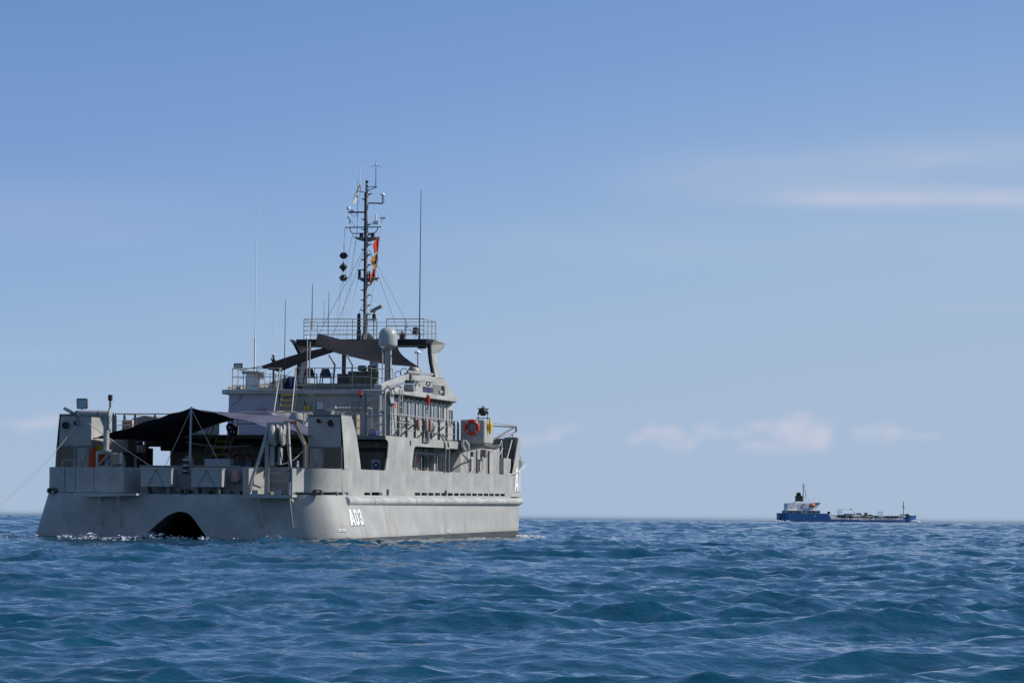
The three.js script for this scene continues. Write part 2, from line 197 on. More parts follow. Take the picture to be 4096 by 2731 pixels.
  const tr = slabZ([[-5.55, -1.3], ...arch, [4.4, -1.3], [4.4, 1.76], [-5.55, 1.76]], -0.1, 0); { const p = tr.attributes.position; for (let i = 0; i < p.count; i++) p.setZ(i, p.getZ(i) + 0.12 * Math.max(0, (1.75 - p.getY(i)) / 1.75)); tr.computeVertexNormals(); }
  part('transom', tr, M.grey, hull);
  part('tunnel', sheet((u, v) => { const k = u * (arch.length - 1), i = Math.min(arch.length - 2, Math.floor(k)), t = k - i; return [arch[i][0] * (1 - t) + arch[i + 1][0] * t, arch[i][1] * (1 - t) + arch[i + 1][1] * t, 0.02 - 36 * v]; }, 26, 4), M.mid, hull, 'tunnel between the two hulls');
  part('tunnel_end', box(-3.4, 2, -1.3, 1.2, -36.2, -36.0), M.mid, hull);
  const dk = planPts(1.75, 1).concat(planPts(1.75, -1).reverse()).map(([x, , z]) => [x, z]);
  part('main_deck', slabY(dk, 1.66, 1.742), M.deck, ship);
  // rubbing strake, a half-round fender along each side
  for (const s of [1, -1]) { const pts = []; for (let i = 0; i <= 16; i++) { const u = 1.75 + 37.55 * i / 16; pts.push([s * 6.42, 1.5, -u]); } for (let i = 1; i <= 6; i++) { const f = 0.4 * i / 6; pts.push([s * (6.42 - 2.2 * f ** 3), 1.52, -39.3 - 3.2 * f]); }
    const e = pts[pts.length - 1]; const tube = hose(pts, 0.19, 70, 12); tube.scale(1, 1, 1);
    const st = part('rubbing_strake', [tube, new THREE.SphereGeometry(0.19, 12, 8).translate(...e), new THREE.CylinderGeometry(0.19, 0.19, 0.02, 14).rotateX(Math.PI / 2).translate(s * 6.42, 1.5, -1.75)], M.pale, ship);
    if (s > 0) for (const u of [6.3, 14.5, 22, 30]) part('joint_band', new THREE.TorusGeometry(0.193, 0.008, 5, 18).translate(6.42, 1.5, -u), M.mid, st); }
  // side plating: a bulwark aft, then plating up to the upper deck with a long opening
  for (const s of [1, -1]) {
    const X0 = s > 0 ? 6.35 : -6.4, X1 = s > 0 ? 6.4 : -6.35, slots = []; for (let k = 0; k < 15; k++) { const u = 14.85 + k * 1.42; if (u + 1.15 < 36.8) slots.push(rect(-u - 1.15, -u, 1.775, 1.905)); }
    const pz = (a) => a.map(([u, y]) => [-u, y]);
    part('bulwark', slabX(pz([[2.2, 1.762], [2.2, 2.88], [6.42, 2.87], [6.42, 1.762]]), X0, X1, [rect(-6.2, -5.05, 1.77, 1.88)]), M.grey, ship);
    part('bulwark_gate', slabX(pz([[6.45, 1.9], [6.45, 2.87], [7.94, 2.87], [7.94, 1.9]]), X0, X1), M.grey, ship);
    part('side_plating', slabX(pz([[7.97, 1.762], [7.97, 2.87], [8.96, 2.87], [9.35, 3.45], [9.52, 4.03], [9.45, 4.16], [8.95, 4.28], [8.95, 4.42], [24.25, 4.42], [24.25, 4.06], [14.95, 4.04], [14.68, 3.96], [14.5, 3.75], [14.25, 3.2], [14.22, 3.02], [14.4, 2.93], [37.3, 2.9], [37.3, 1.762]]), X0, X1, [rect(-8.4, -8.05, 1.77, 1.88), ...slots, Array.from({ length: 10 }, (_, i) => [-13.9 + 0.16 * Math.cos(R(36 * i)), 4.16 + 0.16 * Math.sin(R(36 * i)) - 0.0])]), M.grey, ship);
    const bow = sheet((f, v) => { const u = 37.3 + 5.3 * f, g = Math.max(0, (u - 39.3) / 3.3), top = u < 37.75 ? 2.9 : Math.min(4.9, 2.9 + (u - 37.75) * 1.15); return [s * (6.4 - 2.2 * g ** 3), 1.76 + (top - 1.76) * v, -u - 0.14 * v * g]; }, 40, 4);
    if (s > 0) { const ix = bow.index.array; for (let i = 0; i < ix.length; i += 3) { const t = ix[i]; ix[i] = ix[i + 1]; ix[i + 1] = t; } bow.computeVertexNormals(); }
    part('bow_plating', bow, M.grey, ship);
    for (const u of [9.38, 21.4]) part('fairlead', slabX(rrect(-u - 0.16, -u + 0.16, 1.77, 2.04, 0.07), s > 0 ? 6.33 : -6.44, s > 0 ? 6.44 : -6.33, [rrect(-u - 0.1, -u + 0.1, 1.82, 1.98, 0.05)]), M.dark, ship);
  }
  // stern bulwark pieces, standing on short feet above the deck edge
  const wallAlong = (pts, y0, y1, th = 0.06) => { const out = []; for (let i = 0; i < pts.length - 1; i++) { const [a, b] = [pts[i], pts[i + 1]], L = Math.hypot(b[0] - a[0], b[1] - a[1]); const g = new THREE.BoxGeometry(L + 0.01, y1 - y0, th); g.rotateY(-Math.atan2(b[1] - a[1], b[0] - a[0])); out.push(g.translate((a[0] + b[0]) / 2, (y0 + y1) / 2, (a[1] + b[1]) / 2)); } return out; };
  const curve = (s) => { const o = []; for (let i = 0; i <= 12; i++) { const t = R(90 * i / 12); o.push([s * (5.0 + 1.37 * Math.sin(t)), -0.32 - 1.95 * (1 - Math.cos(t))]); } return o; };
  const smoothWall = (pts, y0, y1, th = 0.06) => { const n = pts.length - 1, at = (k, y, off) => { const a = pts[Math.max(0, k - 1)], b = pts[Math.min(n, k + 1)], L = Math.hypot(b[0] - a[0], b[1] - a[1]); return [pts[k][0] - off * (b[1] - a[1]) / L, y, pts[k][1] + off * (b[0] - a[0]) / L]; }; const q = [[y0, 0], [y1, 0], [y1, th], [y0, th], [y0, 0]]; return [0, 1, 2, 3].map((e) => sheet((u, v) => at(Math.round(u * n), q[e][0] * (1 - v) + q[e + 1][0] * v, q[e][1] * (1 - v) + q[e + 1][1] * v), n, 1)); };
  part('stern_bulwark', smoothWall(curve(1), 1.88, 2.87), M.grey, ship);
  part('stern_bulwark', smoothWall(Array.from({ length: 9 }, (_, i) => { const t = R(90 * i / 8); return [-5.5 - 0.87 * Math.sin(t), -0.12 - 0.85 * (1 - Math.cos(t))]; }).concat([[-6.37, -2.3]]).reverse(), 1.8, 2.87), M.grey, ship);
  part('stern_bulwark', [box(-5.5, -5.02, 1.8, 2.86, -0.16, -0.1), box(-5.0, -4.2, 1.8, 2.86, -0.16, -0.1), box(-4.18, -2.86, 1.8, 2.87, -0.16, -0.1)], M.grey, ship);
  part('stern_bulwark', wallAlong([[-2.86, -0.14], [-2.4, -1.0]], 1.8, 2.87), M.grey, ship);
  part('stern_bulwark', [box(-2.42, 2.0, 1.76, 2.94, -0.98, -0.92), box(-2.42, 2.0, 2.94, 2.97, -1.06, -0.84)], M.grey, ship);
  part('stern_bulwark', box(2.02, 3.0, 1.9, 2.93, -0.98, -0.92), M.grey, ship);
  part('stern_bulwark', [box(3.05, 5.1, 1.8, 2.93, -1.42, -1.36)], M.grey, ship);
  part('stern_bulwark', wallAlong([[2.62, 0.42], [3.12, -0.95]], 1.78, 2.86), M.grey, ship);
  part('stern_bulwark', wallAlong([[4.52, 0.35], [5.02, -0.34]], 1.88, 2.86), M.pale, ship);
  for (let x = -5.6; x < 6.2; x += 0.9) part('bulwark_foot', box(x, x + 0.12, 1.74, 1.9, Math.abs(x) > 5 ? -1.2 : -0.95, Math.abs(x) > 5 ? -1.0 : -0.3), M.mid, ship);
  for (const x of [-6.02, -0.15, 5.62]) part('fairlead', slabZ(rrect(x - 0.2, x + 0.2, 1.75, 1.98, 0.08), -0.25, 0.06, [rrect(x - 0.12, x + 0.12, 1.79, 1.93, 0.05)]), M.dark, ship);
  for (const [x0, x1] of [[-2.0, -0.66], [0.2, 1.55]]) { const t = part('stern_locker', box(x0, x1, 2.06, 2.79, -0.5, 0.25, 0.02), M.grey, ship); part('lid', box(x0 - 0.03, x1 + 0.03, 2.79, 2.83, -0.52, 0.28, 0.01), M.pale, t); part('lashing', [rod([x0 + 0.3, 2.08, 0.262], [(x0 + x1) / 2, 2.78, 0.262], 0.008), rod([x1 - 0.3, 2.08, 0.262], [(x0 + x1) / 2, 2.78, 0.262], 0.008)], M.dark, t); for (const bx of [x0 + 0.15, x1 - 0.25]) part('bracket', box(bx, bx + 0.1, 1.76, 2.05, -0.5, 0.1), M.mid, t); }
  // folding platforms on the stern
  const pf = (x0, x1, y, z1, strutX, hang) => { const t = part('stern_platform', slabZ([[x0, y + 0.1], [x1, y + 0.1], [x1, y], [x0 + 0.5, y - 0.06], [x0, y]], 0.05, z1), M.grey, ship); for (const x of strutX) part('strut', [slabX([[z1 - 0.1, y], [0.2, y], [0.1, y - 0.25]].map(([a, b]) => [a, b]), x - 0.02, x + 0.02), rod([x, y, z1 - 0.12], [x, hang, 0.16], 0.055, 0.035)], M.grey, t); return t; };
  pf(-4.5, -2.0, 1.68, 0.85, [-3.7, -2.85], 0.4);
  const sp = pf(2.7, 4.75, 1.66, 0.9, [3.25, 4.62], 0.38);
  part('toe_board', [box(2.62, 4.8, 1.62, 1.76, 0.9, 0.96), box(3.05, 3.3, 1.76, 1.95, 0.9, 0.94), box(4.05, 4.3, 1.76, 1.95, 0.9, 0.94)], M.grey, sp);
  for (const y of [2.1, 2.45, 2.78]) part('safety_chain', hose(sag([3.2, y, -0.2], [4.55, y, -0.2], 0.12), 0.012, 12, 4), M.steel, sp);
  // draught marks and pendant number
  const ribbon = (pts, w) => { const n = pts.length, L = [], Rt = []; for (let i = 0; i < n; i++) { const a = pts[Math.max(0, i - 1)], b = pts[i], c = pts[Math.min(n - 1, i + 1)]; const d1 = i ? V(b[0] - a[0], b[1] - a[1], 0).normalize() : null, d2 = i < n - 1 ? V(c[0] - b[0], c[1] - b[1], 0).normalize() : null, d = d1 && d2 ? d1.clone().add(d2).normalize() : (d1 ?? d2), k = d1 && d2 ? 1 / Math.max(0.5, d.dot(d1)) : 1; L.push([b[0] - d.y * w / 2 * k, b[1] + d.x * w / 2 * k]); Rt.push([b[0] + d.y * w / 2 * k, b[1] - d.x * w / 2 * k]); } return [...L, ...Rt.reverse()]; };
  const W1 = 0.19;   // glyphs in a 0.62 x 1 cell
  const glyph = { A: [[[0, 0], [0.2, 0], [0.24, 0.2], [0.42, 0.2], [0.46, 0], [0.66, 0], [0.44, 1], [0.22, 1]], [[0.28, 0.36], [0.38, 0.36], [0.33, 0.72]]],
    0: [[[0.16, 0], [0.44, 0], [0.6, 0.16], [0.6, 0.84], [0.44, 1], [0.16, 1], [0, 0.84], [0, 0.16]], [[0.22, 0.2], [0.19, 0.24], [0.19, 0.76], [0.22, 0.8], [0.38, 0.8], [0.41, 0.76], [0.41, 0.24], [0.38, 0.2]]],
    3: [[[0.16, 0], [0.44, 0], [0.6, 0.16], [0.6, 0.42], [0.5, 0.53], [0.6, 0.64], [0.6, 0.84], [0.44, 1], [0.16, 1], [0, 0.84], [0, 0.7], [0.19, 0.7], [0.19, 0.76], [0.23, 0.81], [0.37, 0.81], [0.41, 0.76], [0.41, 0.66], [0.34, 0.61], [0.2, 0.61], [0.2, 0.44], [0.34, 0.44], [0.41, 0.38], [0.41, 0.24], [0.37, 0.19], [0.23, 0.19], [0.19, 0.24], [0.19, 0.32], [0, 0.32], [0, 0.16]]],
    2: [[[0, 0], [0.6, 0], [0.6, 0.19], [0.24, 0.19], [0.6, 0.55], [0.6, 0.84], [0.44, 1], [0.16, 1], [0, 0.84], [0, 0.68], [0.19, 0.68], [0.19, 0.78], [0.41, 0.78], [0.41, 0.6], [0, 0.2]]], 5: [[[0, 0], [0.44, 0], [0.6, 0.16], [0.6, 0.5], [0.44, 0.64], [0.19, 0.64], [0.19, 0.8], [0.58, 0.8], [0.58, 1], [0, 1], [0, 0.46], [0.41, 0.46], [0.41, 0.19], [0, 0.19]]] };
  // the side as a function of (u, y): outward x and the tangent plane there
  const sideX = (u, y) => { const k = Math.max(0, (1.75 - y) / 1.75); if (u < 2.2) { const fl = 0.55 * k, rk = 0.12 * k, c = Math.max(0, 1 - (u + rk) / (2.2 + rk)); return 4.4 + (2 + fl) * Math.pow(Math.sin(Math.acos(Math.pow(c, 1 / 0.85))), 0.85); } if (u <= 39.3) return 6.4 + 0.55 * k * (1 - (u - 2.2) / 37.1) ** 1.5; const f = Math.min(1, (u - 39.3) / (3.3 - 1.0 * k)); return 6.4 - 2.2 * f ** 3; };
  const mark = (ch, u, y, wd, ht, off, mat, parent, th) => { const [o, h] = glyph[ch], put = (p) => p.map(([a, b]) => [-(u + a / 0.62 * wd), y + b * ht]); const g = slabX(put(o).reverse(), 0, th, h ? [put(h)] : undefined); const p = g.attributes.position; for (let i = 0; i < p.count; i++) p.setX(i, p.getX(i) + off + sideX(-p.getZ(i), p.getY(i))); g.computeVertexNormals(); return part('numeral', g, mat, parent); };
  const pend = (s, u, y, wd, ht, gap) => [...s].forEach((ch, i) => { mark(ch, u + i * gap + wd * 0.12, y - 0.035, wd, ht, 0.004, M.black, hull, 0.004); mark(ch, u + i * gap, y, wd, ht, 0.012, M.letter, hull, 0.006); });
  pend('A03', 1.45, 0.49, 0.58, 0.68, 0.77);
  pend('A03', 38.5, 2.02, 1.0, 1.24, 1.28);
  pend('25', 0.62, 0.24, 0.16, 0.1, 0.2); pend('22', 21.0, 0.02, 0.34, 0.12, 0.42);
}
// ---------- towers, deckhouses, decks and rails of the ship ----------
const lerp3 = (a, b, t) => a.map((v, i) => v + (b[i] - v) * t);
function guard(pts, y0, h, levels, every, parent = ship, r = 0.022, flat = false) {      // pts: [x, z] along the deck edge
  const top = part('guard_rail', bars(pts.map(([x, z]) => [x, y0 + h, z]), r), M.rail, parent);
  for (const l of levels) part('rail_bar', bars(pts.map(([x, z]) => [x, y0 + h * l, z]), r * 0.75), M.rail, top);
  pts.forEach((p, i) => { if (!i) return; const a = pts[i - 1], L = Math.hypot(p[0] - a[0], p[1] - a[1]), n = Math.max(1, Math.round(L / every)); for (let k = i > 1 ? 1 : 0; k <= n; k++) { const x = a[0] + (p[0] - a[0]) * k / n, z = a[1] + (p[1] - a[1]) * k / n; part('stanchion', flat ? slabZ([[x - 0.06, y0], [x + 0.06, y0], [x + 0.06, y0 + h * 0.8], [x + 0.02, y0 + h], [x - 0.02, y0 + h], [x - 0.06, y0 + h * 0.9]], z - 0.012, z + 0.012) : rod([x, y0, z], [x, y0 + h, z], r), flat ? M.mid : M.rail, top); } });
  return top;
}
const ladder = (a0, a1, b0, b1, n, parent, w = 0.1) => { // two stringers a0->a1 and b0->b1 with n treads
  const L = part('ladder', [rod(a0, a1, 0.045), rod(b0, b1, 0.045)], M.rail, parent); for (let i = 1; i < n; i++) { const p = lerp3(a0, a1, i / n), q = lerp3(b0, b1, i / n); part('tread', box(p[0], q[0], p[1] - 0.025, p[1] + 0.025, p[2] - w, p[2] + w), M.tread, L); part('tread_edge', box(p[0], q[0], p[1] - 0.03, p[1] + 0.032, p[2] + w, p[2] + w + 0.015), M.yellow, L); } return L; };
const flood = (x, y, z, w, h, turn, parent, tilt = 0.25) => { const f = (g) => g.rotateX(tilt).rotateY(turn).translate(x, y, z); const b = part('floodlight', [f(box(-w / 2, w / 2, -h / 2, h / 2, -0.12, 0.06, 0.02)), rod([x, y - h / 2 - 0.12, z], [x, y - h / 2 + 0.04, z], 0.03)], M.dark, parent); part('lens', f(box(-w / 2 + 0.04, w / 2 - 0.04, -h / 2 + 0.04, h / 2 - 0.04, 0.06, 0.075)), M.lens, b); return b; };
{
  // engine-room towers at the stern corners
  for (const s of [1, -1]) {
    const prof = [[-1.5, 1.762], [-1.5, 5.05], [-1.56, 5.12], [-3.3, 5.12], [-3.55, 4.9], [-3.95, 4.3], [-4.42, 2.88], [-4.42, 1.762]];
    const g = slabX(prof, s > 0 ? 4.8 : -6.34, s > 0 ? 6.345 : -4.8), p = g.attributes.position;
    { const q = g.clone(); } for (let i = 0; i < p.count; i++) { const x = p.getX(i), y = p.getY(i), k = Math.max(0, (y - 2.87) / 2.26) ** 1.4; if (Math.abs(x) > 6) p.setX(i, x - s * 0.16 * k); } g.computeVertexNormals();
    const t = part('exhaust_tower', g, M.grey, ship);
    const side = sheet((u, v) => { const y = 2.88 + 2.24 * v, k = ((y - 2.87) / 2.26) ** 1.4, z0 = -1.5, z1 = y < 4.3 ? -4.42 + (y - 2.88) / 1.42 * 0.47 : y < 4.9 ? -3.95 + (y - 4.3) / 0.6 * 0.4 : -3.55 + (y - 4.9) / 0.22 * 0.25; return [s * (6.4 - 0.16 * k), y, z0 + (z1 - z0) * u]; }, 2, 12); if (s > 0) { const ix = side.index.array; for (let i = 0; i < ix.length; i += 3) { const q = ix[i]; ix[i] = ix[i + 1]; ix[i + 1] = q; } side.computeVertexNormals(); }
    part('side_plate', side, M.grey, t);
    part('roof_flange', box(s > 0 ? 4.76 : -6.24, s > 0 ? 6.24 : -4.76, 5.12, 5.16, -3.35, -1.46), M.mid, t);
    const X = (a, b) => s > 0 ? [4.8 + a, 4.8 + b] : [-4.8 - b, -4.8 - a];
    for (const [cx, cy, r] of s > 0 ? [[5.3, 4.89, 0.1], [5.82, 4.8, 0.145]] : [[-5.93, 4.67, 0.15], [-5.45, 4.77, 0.11]]) { const e = part('exhaust_pipe', lathe([[r, -0.02], [r, 0.14], [r * 0.82, 0.14], [r * 0.82, -0.01]], [cx, cy, -1.5], 20, 'z'), plain(0.08, 0.06, 0.05, 0.8), t); part('pipe_mouth', new THREE.CircleGeometry(r * 0.83, 18).translate(cx, cy, -1.42), M.black, e); }
    const [d0, d1] = X(0.06, 0.66), [l0, l1] = s > 0 ? [5.52, 6.24] : [-6.28, -5.66];
    const door = part('tower_door', box(d0 + 0.03, d1 - 0.03, 2.0, 3.72, -1.495, -1.46), M.grey, t); part('door_frame', slabZ(rect(d0 - 0.03, d1 + 0.03, 1.9, 3.8), -1.498, -1.44, [rect(d0 + 0.02, d1 - 0.02, 1.95, 3.74)]), M.mid, t);
    part('door_brace', [rod([d0 + 0.08, 2.1, -1.455], [d1 - 0.08, 3.66, -1.455], 0.009), rod([d1 - 0.08, 2.1, -1.458], [d0 + 0.08, 3.66, -1.458], 0.009)], M.mid, door); for (const y of [2.5, 3.1, 3.45]) part('hinge', rod([s > 0 ? d1 + 0.03 : d0 - 0.03, y - 0.07, -1.43], [s > 0 ? d1 + 0.03 : d0 - 0.03, y + 0.07, -1.43], 0.03), M.rail, door);
    const lv = part('louvre', slabZ(rect(l0 - 0.06, l1 + 0.06, 1.9, 3.8), -1.498, -1.43, [rect(l0, l1, 1.98, 3.74)]), M.mid, t); part('louvre_back', box(l0, l1, 1.98, 3.74, -1.499, -1.492), M.black, lv); for (let k = 0; k < 34; k++) part('slat', box(l0, l1, -0.006, 0.006, -0.035, 0.035).rotateX(0.6).translate(0, 2.02 + k * 0.0515, -1.46), M.tan, lv);
  }
  // floodlights and cameras on the towers
  part('light_base', box(-5.5, -4.98, 5.16, 5.3, -1.9, -1.4), M.mid, ship); flood(-5.22, 5.6, -1.45, 0.46, 0.44, 0, ship, 0.15);
  flood(5.02, 5.58, -2.6, 0.36, 0.4, 0.3, ship, 0.1); part('flood_box', box(4.8, 5.6, 5.16, 5.36, -2.9, -2.3), M.mid, ship);
  { const c = part('camera_housing', box(-0.2, 0.2, -0.07, 0.07, -0.08, 0.08, 0.02).rotateZ(-0.5).translate(-5.86, 5.32, -1.5), M.pale, ship); part('bracket', rod([-5.72, 5.05, -1.5], [-5.75, 5.28, -1.5], 0.03), M.mid, c); part('arm', box(-5.7, -5.0, 5.16, 5.25, -1.6, -1.45), M.mid, c);
    const c2 = part('camera_housing', box(-0.2, 0.2, -0.06, 0.06, -0.07, 0.07, 0.02).rotateZ(0.35).translate(5.62, 5.42, -2.3), M.pale, ship); part('bracket', rod([5.55, 5.16, -2.3], [5.6, 5.38, -2.3], 0.03), M.mid, c2); }
  // camera pole behind the port davit
  { const p = part('camera_pole', rod([-4.95, 1.76, -4.5], [-4.95, 5.85, -4.5], 0.05), M.mid, ship); part('camera_head', box(-5.03, -4.87, 5.82, 6.08, -4.6, -4.4, 0.03), M.black, p); part('junction_box', box(-5.0, -4.9, 5.3, 5.5, -4.46, -4.38), M.white, p); }
  // port davit
  { const d = part('davit', [rod([-3.8, 3.58, -0.5], [-3.8, 5.0, -0.5], 0.13, 0.12, 14), rod([-3.8, 3.55, -0.5], [-3.8, 3.62, -0.5], 0.24, 0.24, 14)], M.grey, ship);
    part('jib', rod([-5.05, 5.17, -0.5], [-3.66, 5.12, -0.5], 0.14, 0.16, 14), M.grey, d); part('knee', slabZ([[-4.1, 4.98], [-3.72, 4.98], [-3.66, 5.22], [-3.66, 4.3], [-3.78, 4.3]].filter((_, i) => i !== 2), -0.54, -0.46), M.grey, d); part('end_plate', box(-3.7, -3.64, 4.5, 5.25, -0.62, -0.38), M.grey, d);
    part('sheave', [lathe([[0.03, -0.04], [0.09, -0.04], [0.07, 0], [0.09, 0.04], [0.03, 0.04]], [-5.05, 5.08, -0.4], 12, 'x'), box(-5.12, -5.0, 4.7, 5.05, -0.5, -0.36)], M.mid, d); part('cable_clip', [new THREE.TorusGeometry(0.145, 0.018, 6, 16).rotateY(Math.PI / 2).translate(-4.15, 5.14, -0.5)], M.black, d); part('cable', hose([[-3.66, 5.1, -0.45], [-3.55, 4.9, -0.4], [-3.66, 4.7, -0.42], [-3.62, 4.4, -0.4]], 0.012), M.black, d);
    const b = part('davit_base', [box(-4.24, -4.14, 1.76, 3.55, -0.6, -0.45), box(-3.6, -3.5, 1.76, 3.55, -0.6, -0.45), box(-4.14, -3.6, 3.44, 3.54, -0.6, -0.45), box(-4.14, -3.6, 2.86, 2.94, -0.6, -0.45)], M.grey, d); part('brace', rod([-4.18, 2.95, -0.52], [-3.58, 3.5, -0.52], 0.045), M.grey, d); part('column_foot', rod([-3.8, 1.76, -0.7], [-3.8, 3.5, -0.7], 0.12), M.grey, d);
    part('side_box', [box(-3.46, -3.0, 2.86, 3.0, -0.75, -0.4), slabZ([[-3.46, 3.0], [-3.0, 3.0], [-3.1, 3.4], [-3.46, 3.56]], -0.75, -0.7)], M.pale, d);
    part('bulwark_handle', hose([[-5.62, 2.86, -0.13], [-5.6, 3.1, -0.13], [-5.5, 3.16, -0.13], [-5.2, 3.16, -0.13], [-5.1, 3.1, -0.13], [-5.07, 2.86, -0.13]], 0.03, 26), M.rail, ship); }
  // stern A-frame, hose wheels and boat davit over the starboard platform
  { const a = part('stern_frame', [...bars([[2.86, 1.72, 0.8], [2.98, 2.3, 0.78], [3.33, 3.4, 0.7], [3.5, 4.0, 0.65], [3.64, 4.72, 0.55]], 0.075, 10)], M.grey, ship);
    part('leg', bars([[4.62, 1.72, 0.75], [4.62, 3.0, 0.7], [4.55, 3.8, 0.65], [4.47, 4.72, 0.55]], 0.07, 10), M.grey, a); part('crossbar', [box(3.6, 4.52, 4.68, 4.78, 0.48, 0.62)], M.grey, a); part('hose', hose([[4.5, 4.5, 0.72], [4.46, 4.0, 0.76], [4.55, 3.4, 0.78], [4.68, 2.9, 0.84], [4.66, 2.3, 0.86]], 0.03, 30), M.black, a); for (const y of [2.75, 3.85]) part('clip', new THREE.TorusGeometry(0.09, 0.016, 5, 14).rotateX(Math.PI / 2).translate(4.59, y, 0.7), M.black, a);
    part('lower_leg', box(3.4, 3.56, 1.72, 4.1, 0.1, 0.24), M.grey, a);
    const wheel = (x, w, r, y) => lathe([[0.05, -w / 2], [r * 0.8, -w / 2], [r * 0.97, -w * 0.3], [r, 0], [r * 0.97, w * 0.3], [r * 0.8, w / 2], [0.05, w / 2]], [x, y, 0.35], 30, 'x');
    part('hose_wheel', wheel(3.82, 0.3, 0.5, 4.28), M.grey, a); const w2 = part('hose_wheel', wheel(4.2, 0.14, 0.48, 4.27), M.grey, a, 'thin grey wheel with a raised rim beside the thicker one');
    part('wheel_crank', bars([[4.28, 4.3, 0.35], [4.36, 4.1, 0.35], [4.42, 4.0, 0.5], [4.42, 3.7, 0.5]], 0.03), M.rail, a); part('wheel_guard', bars([[4.3, 4.75, 0.35], [4.26, 4.4, 0.7], [4.24, 4.05, 0.7]], 0.02), M.cream, a);
    part('guide_box', [box(3.66, 3.86, 2.95, 3.78, 0.2, 0.36, 0.03), box(4.0, 4.12, 3.0, 3.76, 0.2, 0.36, 0.02)], M.grey, a); part('gusset', slabX([[0.2, 3.7], [0.6, 3.7], [0.2, 3.2]], 4.13, 4.16), M.grey, a); part('pinch_roller', rod([3.88, 3.0, 0.3], [3.88, 3.78, 0.3], 0.07), M.black, a);
    part('platform_rail', [box(2.66, 2.74, 1.62, 2.86, 0.82, 0.9), box(4.7, 4.78, 1.62, 2.86, 0.82, 0.9)], M.grey, a); part('valve', [rod([3.0, 2.2, 0.75], [3.4, 2.05, 0.75], 0.06), box(2.95, 3.1, 2.15, 2.35, 0.7, 0.8)], M.rail, a); part('tap_handle', box(2.97, 3.08, 2.4, 2.48, 0.72, 0.8), M.orange, a);
    const d = part('boat_davit', bars([[4.55, 4.7, -0.1], [4.66, 4.62, -0.1], [5.0, 3.9, -0.1], [5.06, 3.8, -0.1], [5.06, 2.92, -0.1]], 0.075, 8), M.grey, ship); part('hydraulic_pipe', bars([[4.62, 4.82, -0.02], [5.1, 3.92, -0.02], [5.15, 3.8, -0.02], [5.15, 2.9, -0.02]], 0.03), M.rust, d); part('winch_head', [box(4.2, 4.7, 4.72, 4.84, -0.25, 0.0), rod([4.12, 4.8, -0.12], [4.28, 4.8, -0.12], 0.08)], M.rust, d); part('painter', hose([[4.98, 3.6, -0.05], [4.6, 3.2, 0.2], [4.1, 3.02, 0.3], [3.85, 3.1, 0.35]], 0.02, 24), M.rope, d); }
  // stern light tower on the bulwark
  { const l = part('stern_light', [rod([-0.27, 2.62, -0.5], [-0.27, 3.28, -0.5], 0.12, 0.12, 14)], M.black, ship); for (const y of [2.72, 2.95, 3.18]) part('light_ring', rod([-0.27, y, -0.5], [-0.27, y + 0.05, -0.5], 0.14, 0.14, 14), M.lens, l); part('light_bracket', [box(-0.2, 0.12, 2.44, 2.53, -0.8, -0.6), box(-0.05, 0.08, 2.3, 2.44, -0.8, -0.7)], M.pale, l); part('hood', slabZ(rrect(-0.46, -0.08, 2.6, 3.36, 0.17), -0.95, -0.86), M.tan, l); }
  // main-deck house
  const hs = [[5.2, -14.3], [5.2, -20.4], [5.2, -23.0], [5.46, -23.05], [5.5, -26.2], [6.02, -26.6], [6.02, -36.3]];
  const house = part('deckhouse', slabY([...hs, ...hs.slice().reverse().map(([x, z]) => [-x, z])], 1.742, 4.2), M.grey, ship);
  part('forecastle', [slabY([[6.25, -36.3], [6.25, -38.2], [5.6, -40.6], [4, -42], [-4, -42], [-5.6, -40.6], [-6.25, -38.2], [-6.25, -36.3]], 1.742, 3.76)], M.grey, ship);
  const win = (poly, x, parent) => { const s = part('window', slabX(poly, x, x + 0.05, [poly.map(([z, y]) => { const cz = (poly[0][0] + poly[2][0]) / 2, cy = (poly[0][1] + poly[2][1]) / 2; return [cz + (z - cz) * 0.92, cy + (y - cy) * 0.94]; })]), M.pale, parent); part('pane', slabX(poly.map(([z, y]) => { const cz = (poly[0][0] + poly[2][0]) / 2, cy = (poly[0][1] + poly[2][1]) / 2; return [cz + (z - cz) * 0.92, cy + (y - cy) * 0.94]; }), x + 0.005, x + 0.012), M.glass, s); return s; };
  for (const [u, w, x] of [[22.3, 0.5, 5.2], [23.7, 0.5, 5.48], [28.8, 0.42, 6.02], [30.9, 0.42, 6.02]]) win(rect(-u - w / 2, -u + w / 2, 2.98, 3.66), x, house);
  win(rect(-21.7, -21.2, 2.98, 3.66), 5.2, house); win(rect(-26.0, -25.7, 3.0, 3.6), 5.5, house);
